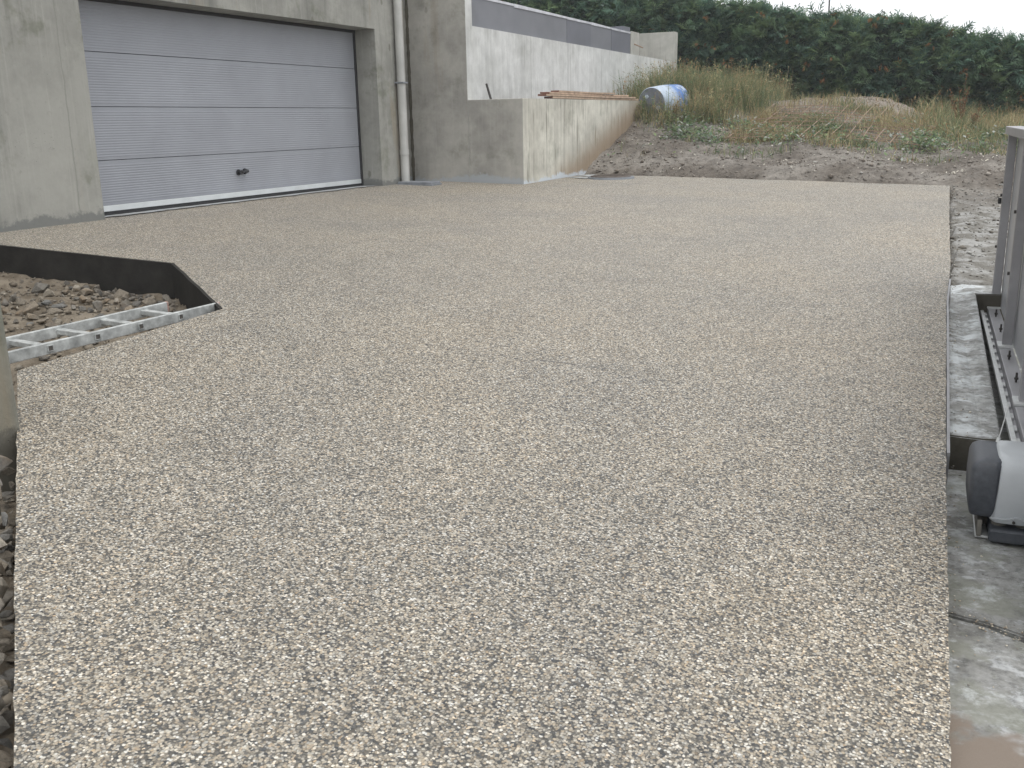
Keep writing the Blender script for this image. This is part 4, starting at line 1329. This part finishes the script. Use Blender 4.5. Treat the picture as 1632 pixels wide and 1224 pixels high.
# sliding gate
gt = tag(empty('sliding_gate', GP(.1, 3.1, ZL)), 'grey metal sliding gate standing open beside the slab', 'gate')
GM = Matrix(((gn.x, ge.x, 0, G0.x), (gn.y, ge.y, 0, G0.y), (0, 0, 1, 0), (0, 0, 0, 1)))     # local: x = s across, y = t along, z
gt.matrix_world = GM
TE, TN = 3.16, -1.6       # far and near ends along the track
ZT = .725
box('sheet', .165, .172, TN, TE - .004, -.50, ZT - .05, M['gate_sheet'], gt)
box('top_rail', .084, .180, TN, TE, ZT - .052, ZT, M['gate'], gt, .004)
box('bottom_rail', .085, .160, TN, TE - .003, -.60, -.505, M['gate'], gt, .004)
pts_t = [TE - .050, 1.82, .54, -.74]
for t in pts_t:
    box('post', .104, .158, t, t + .046, -.503, ZT - .053, M['gate'], gt, .004)
    box('foot_plate', .080, .1645, t - .05, t + (.10 if t < 3 else .045), -.5035, -.494, M['galva'], gt)
    for z in (-.08, .27):
        cyl('bolt', (.092, t + .023, z), (.105, t + .023, z), .010, M['bolt'], gt, n=6)
    for dt in (-.34, -.86):
        cyl('bolt', (.12, t + dt, -.507), (.12, t + dt, -.455), .006, M['bolt'], gt, n=6)
        cyl('nut', (.12, t + dt, -.49), (.12, t + dt, -.480), .011, M['bolt'], gt, n=6)
box('end_stop', .082, .103, TE - .02, TE - .004, .21, .25, M['rubber'], gt, .004)
# rack bar with its teeth
rk = box('rack', .040, .0622, TN, TE + .06, -.545, -.522, M['galva'], gt, .002)
box('rack_web', .0625, .0845, TN, TE + .05, -.56, -.548, M['gate'], gt)
bm = bmesh.new()
t = TN
while t < TE:
    add_box(bm, .063, .080, t, t + .075, -.547, -.535, .003)
    t += .20
o = bm_obj('rack_lugs', bm, M['galva'], gt)
o['kind'] = 'stuff'
# running rail on the lower slab
box('track', .11, .135, TN - .4, TE + .5, ZL + .003, ZL + .03, M['galva'], gt, .003)
for t in (-1.0, 2.4):
    cyl('roller', (.105, t, ZL + .075), (.14, t, ZL + .075), .043, M['bolt'], gt, n=20)
tag(box('metal_post', .50, .60, 13.0, 13.1, -.3, .78, M['gate'], bev=.004), 'grey metal post standing behind the far end of the gate', 'post')

# ------------------------------------------------------------------ gate motor
mo = tag(empty('gate_motor', (.145, 3.80, ZL)), 'two tone grey gate motor bolted on the concrete slab', 'gate motor')
mo.rotation_euler = (0, 0, math.radians(3))
def rounded(name, sections, mat, n=24, p=4.0):
    """loft of super-ellipse sections: (z, cx, cy, rx, ry)"""
    bm = bmesh.new()
    rings = []
    for z, cx_, cy_, rx, ry in sections:
        ring = []
        for i in range(n):
            a = 2 * math.pi * i / n
            c_, s_ = math.cos(a), math.sin(a)
            q = (abs(c_) ** p + abs(s_) ** p) ** (-1 / p)
            ring.append(bm.verts.new((cx_ + rx * c_ * q, cy_ + ry * s_ * q, z)))
        rings.append(ring)
    for a, b in zip(rings, rings[1:]):
        for i in range(n): bm.faces.new([a[i], a[(i + 1) % n], b[(i + 1) % n], b[i]])
    bm.faces.new(rings[0][::-1]); bm.faces.new(rings[-1])
    return bm_obj(name, bm, mat, mo, True, math.radians(38))
# dark gearbox half, light cover half
rounded('dark_shell', [(.078, -.055, 0, .030, .100), (.090, -.068, 0, .044, .128), (.125, -.072, 0, .048, .146), (.20, -.072, 0, .050, .150), (.262, -.071, 0, .049, .148), (.280, -.067, 0, .046, .140), (.292, -.060, 0, .040, .124), (.298, -.050, 0, .030, .100)], M['motor_dark'], 40, 8.0)
bm = bmesh.new()
sec = [(.078, .078, .150), (.085, .080, .154), (.26, .074, .148), (.285, .070, .138), (.303, .064, .116), (.308, .058, .095)]
prev = None
for z, rx, ry in sec:
    tilt = (z - .078) * .06
    ring = []
    for i in range(28):
        a = 2 * math.pi * i / 28
        c_, s_ = math.cos(a), math.sin(a)
        q = (abs(c_) ** 6 + abs(s_) ** 6) ** (-1 / 6)
        ring.append(bm.verts.new((+.030 + tilt * .2 + rx * c_ * q, s_ * ry * q, z)))
    if prev:
        for i in range(28): bm.faces.new([prev[i], prev[(i + 1) % 28], ring[(i + 1) % 28], ring[i]])
    else: bm.faces.new(ring[::-1])
    prev = ring
bm.faces.new(prev)
bm_obj('light_cover', bm, M['motor_light'], mo, True, math.radians(38))
# raised lip with lock along the bottom of the cover
bm = bmesh.new()
for i in range(12):
    x0 = -.044 + i * .0123
    zc = .094 + .010 * math.exp(-((x0 - .03) / .02) ** 2)
    add_box(bm, x0, x0 + .0123, -.159, -.150, zc, zc + .004)
bm_obj('cover_lip', bm, M['motor_light'], mo)
cyl('lock', (.03, -.149, .088), (.03, -.160, .088), .005, M['bolt'], mo, n=12)
box('mount_plate', -.085, .10, -.12, .13, .003, .012, M['galva'], mo, .002)
box('base_front', -.045, .095, -.168, -.02, .010, .058, M['motor_dark'], mo, .008)
box('base_back', -.06, .09, -.015, .12, .012, .088, M['motor_base'], mo, .006)
for x in (-.012, .066):
    cyl('mount_foot', (x, -.10, .052), (x, -.10, .086), .024, M['motor_base'], mo, r1=.03)
box('side_bracket', -.082, -.066, -.13, .09, .012, .072, M['motor_base'], mo, .003)
# limit-switch spring behind the motor
ls = tag(empty('limit_switch', (.115, 4.06, ZL)), 'small black limit switch with a thin wire behind the motor', 'switch')
box('housing', -.03, .03, -.03, .03, .19, .24, M['black_plastic'], ls, .008)
box('stalk', -.012, .012, -.012, .012, .0, .192, M['motor_base'], ls)
cyl('wire', (0, 0, .238), (.03, .10, .37), .0022, M['galva'], ls, n=6)
cyl('spring', (0, 0, .238), (.006, .015, .262), .008, M['galva'], ls, n=8)

# ------------------------------------------------------------------ thin haze volume, added to lift the dark tones
hz_m, hz_nt, hz_bs = new_mat('added_haze')
hz_nt.nodes.remove(hz_bs)
pv = hz_nt.nodes.new('ShaderNodeVolumePrincipled')
pv.inputs['Color'].default_value = (.93, .96, 1, 1)
pv.inputs['Density'].default_value = .0016
hz_nt.links.new(pv.outputs[0], hz_nt.nodes['Material Output'].inputs['Volume'])
tag(box('haze', -410, 410, -210, 610, -4, 9, hz_m), kind='stuff')
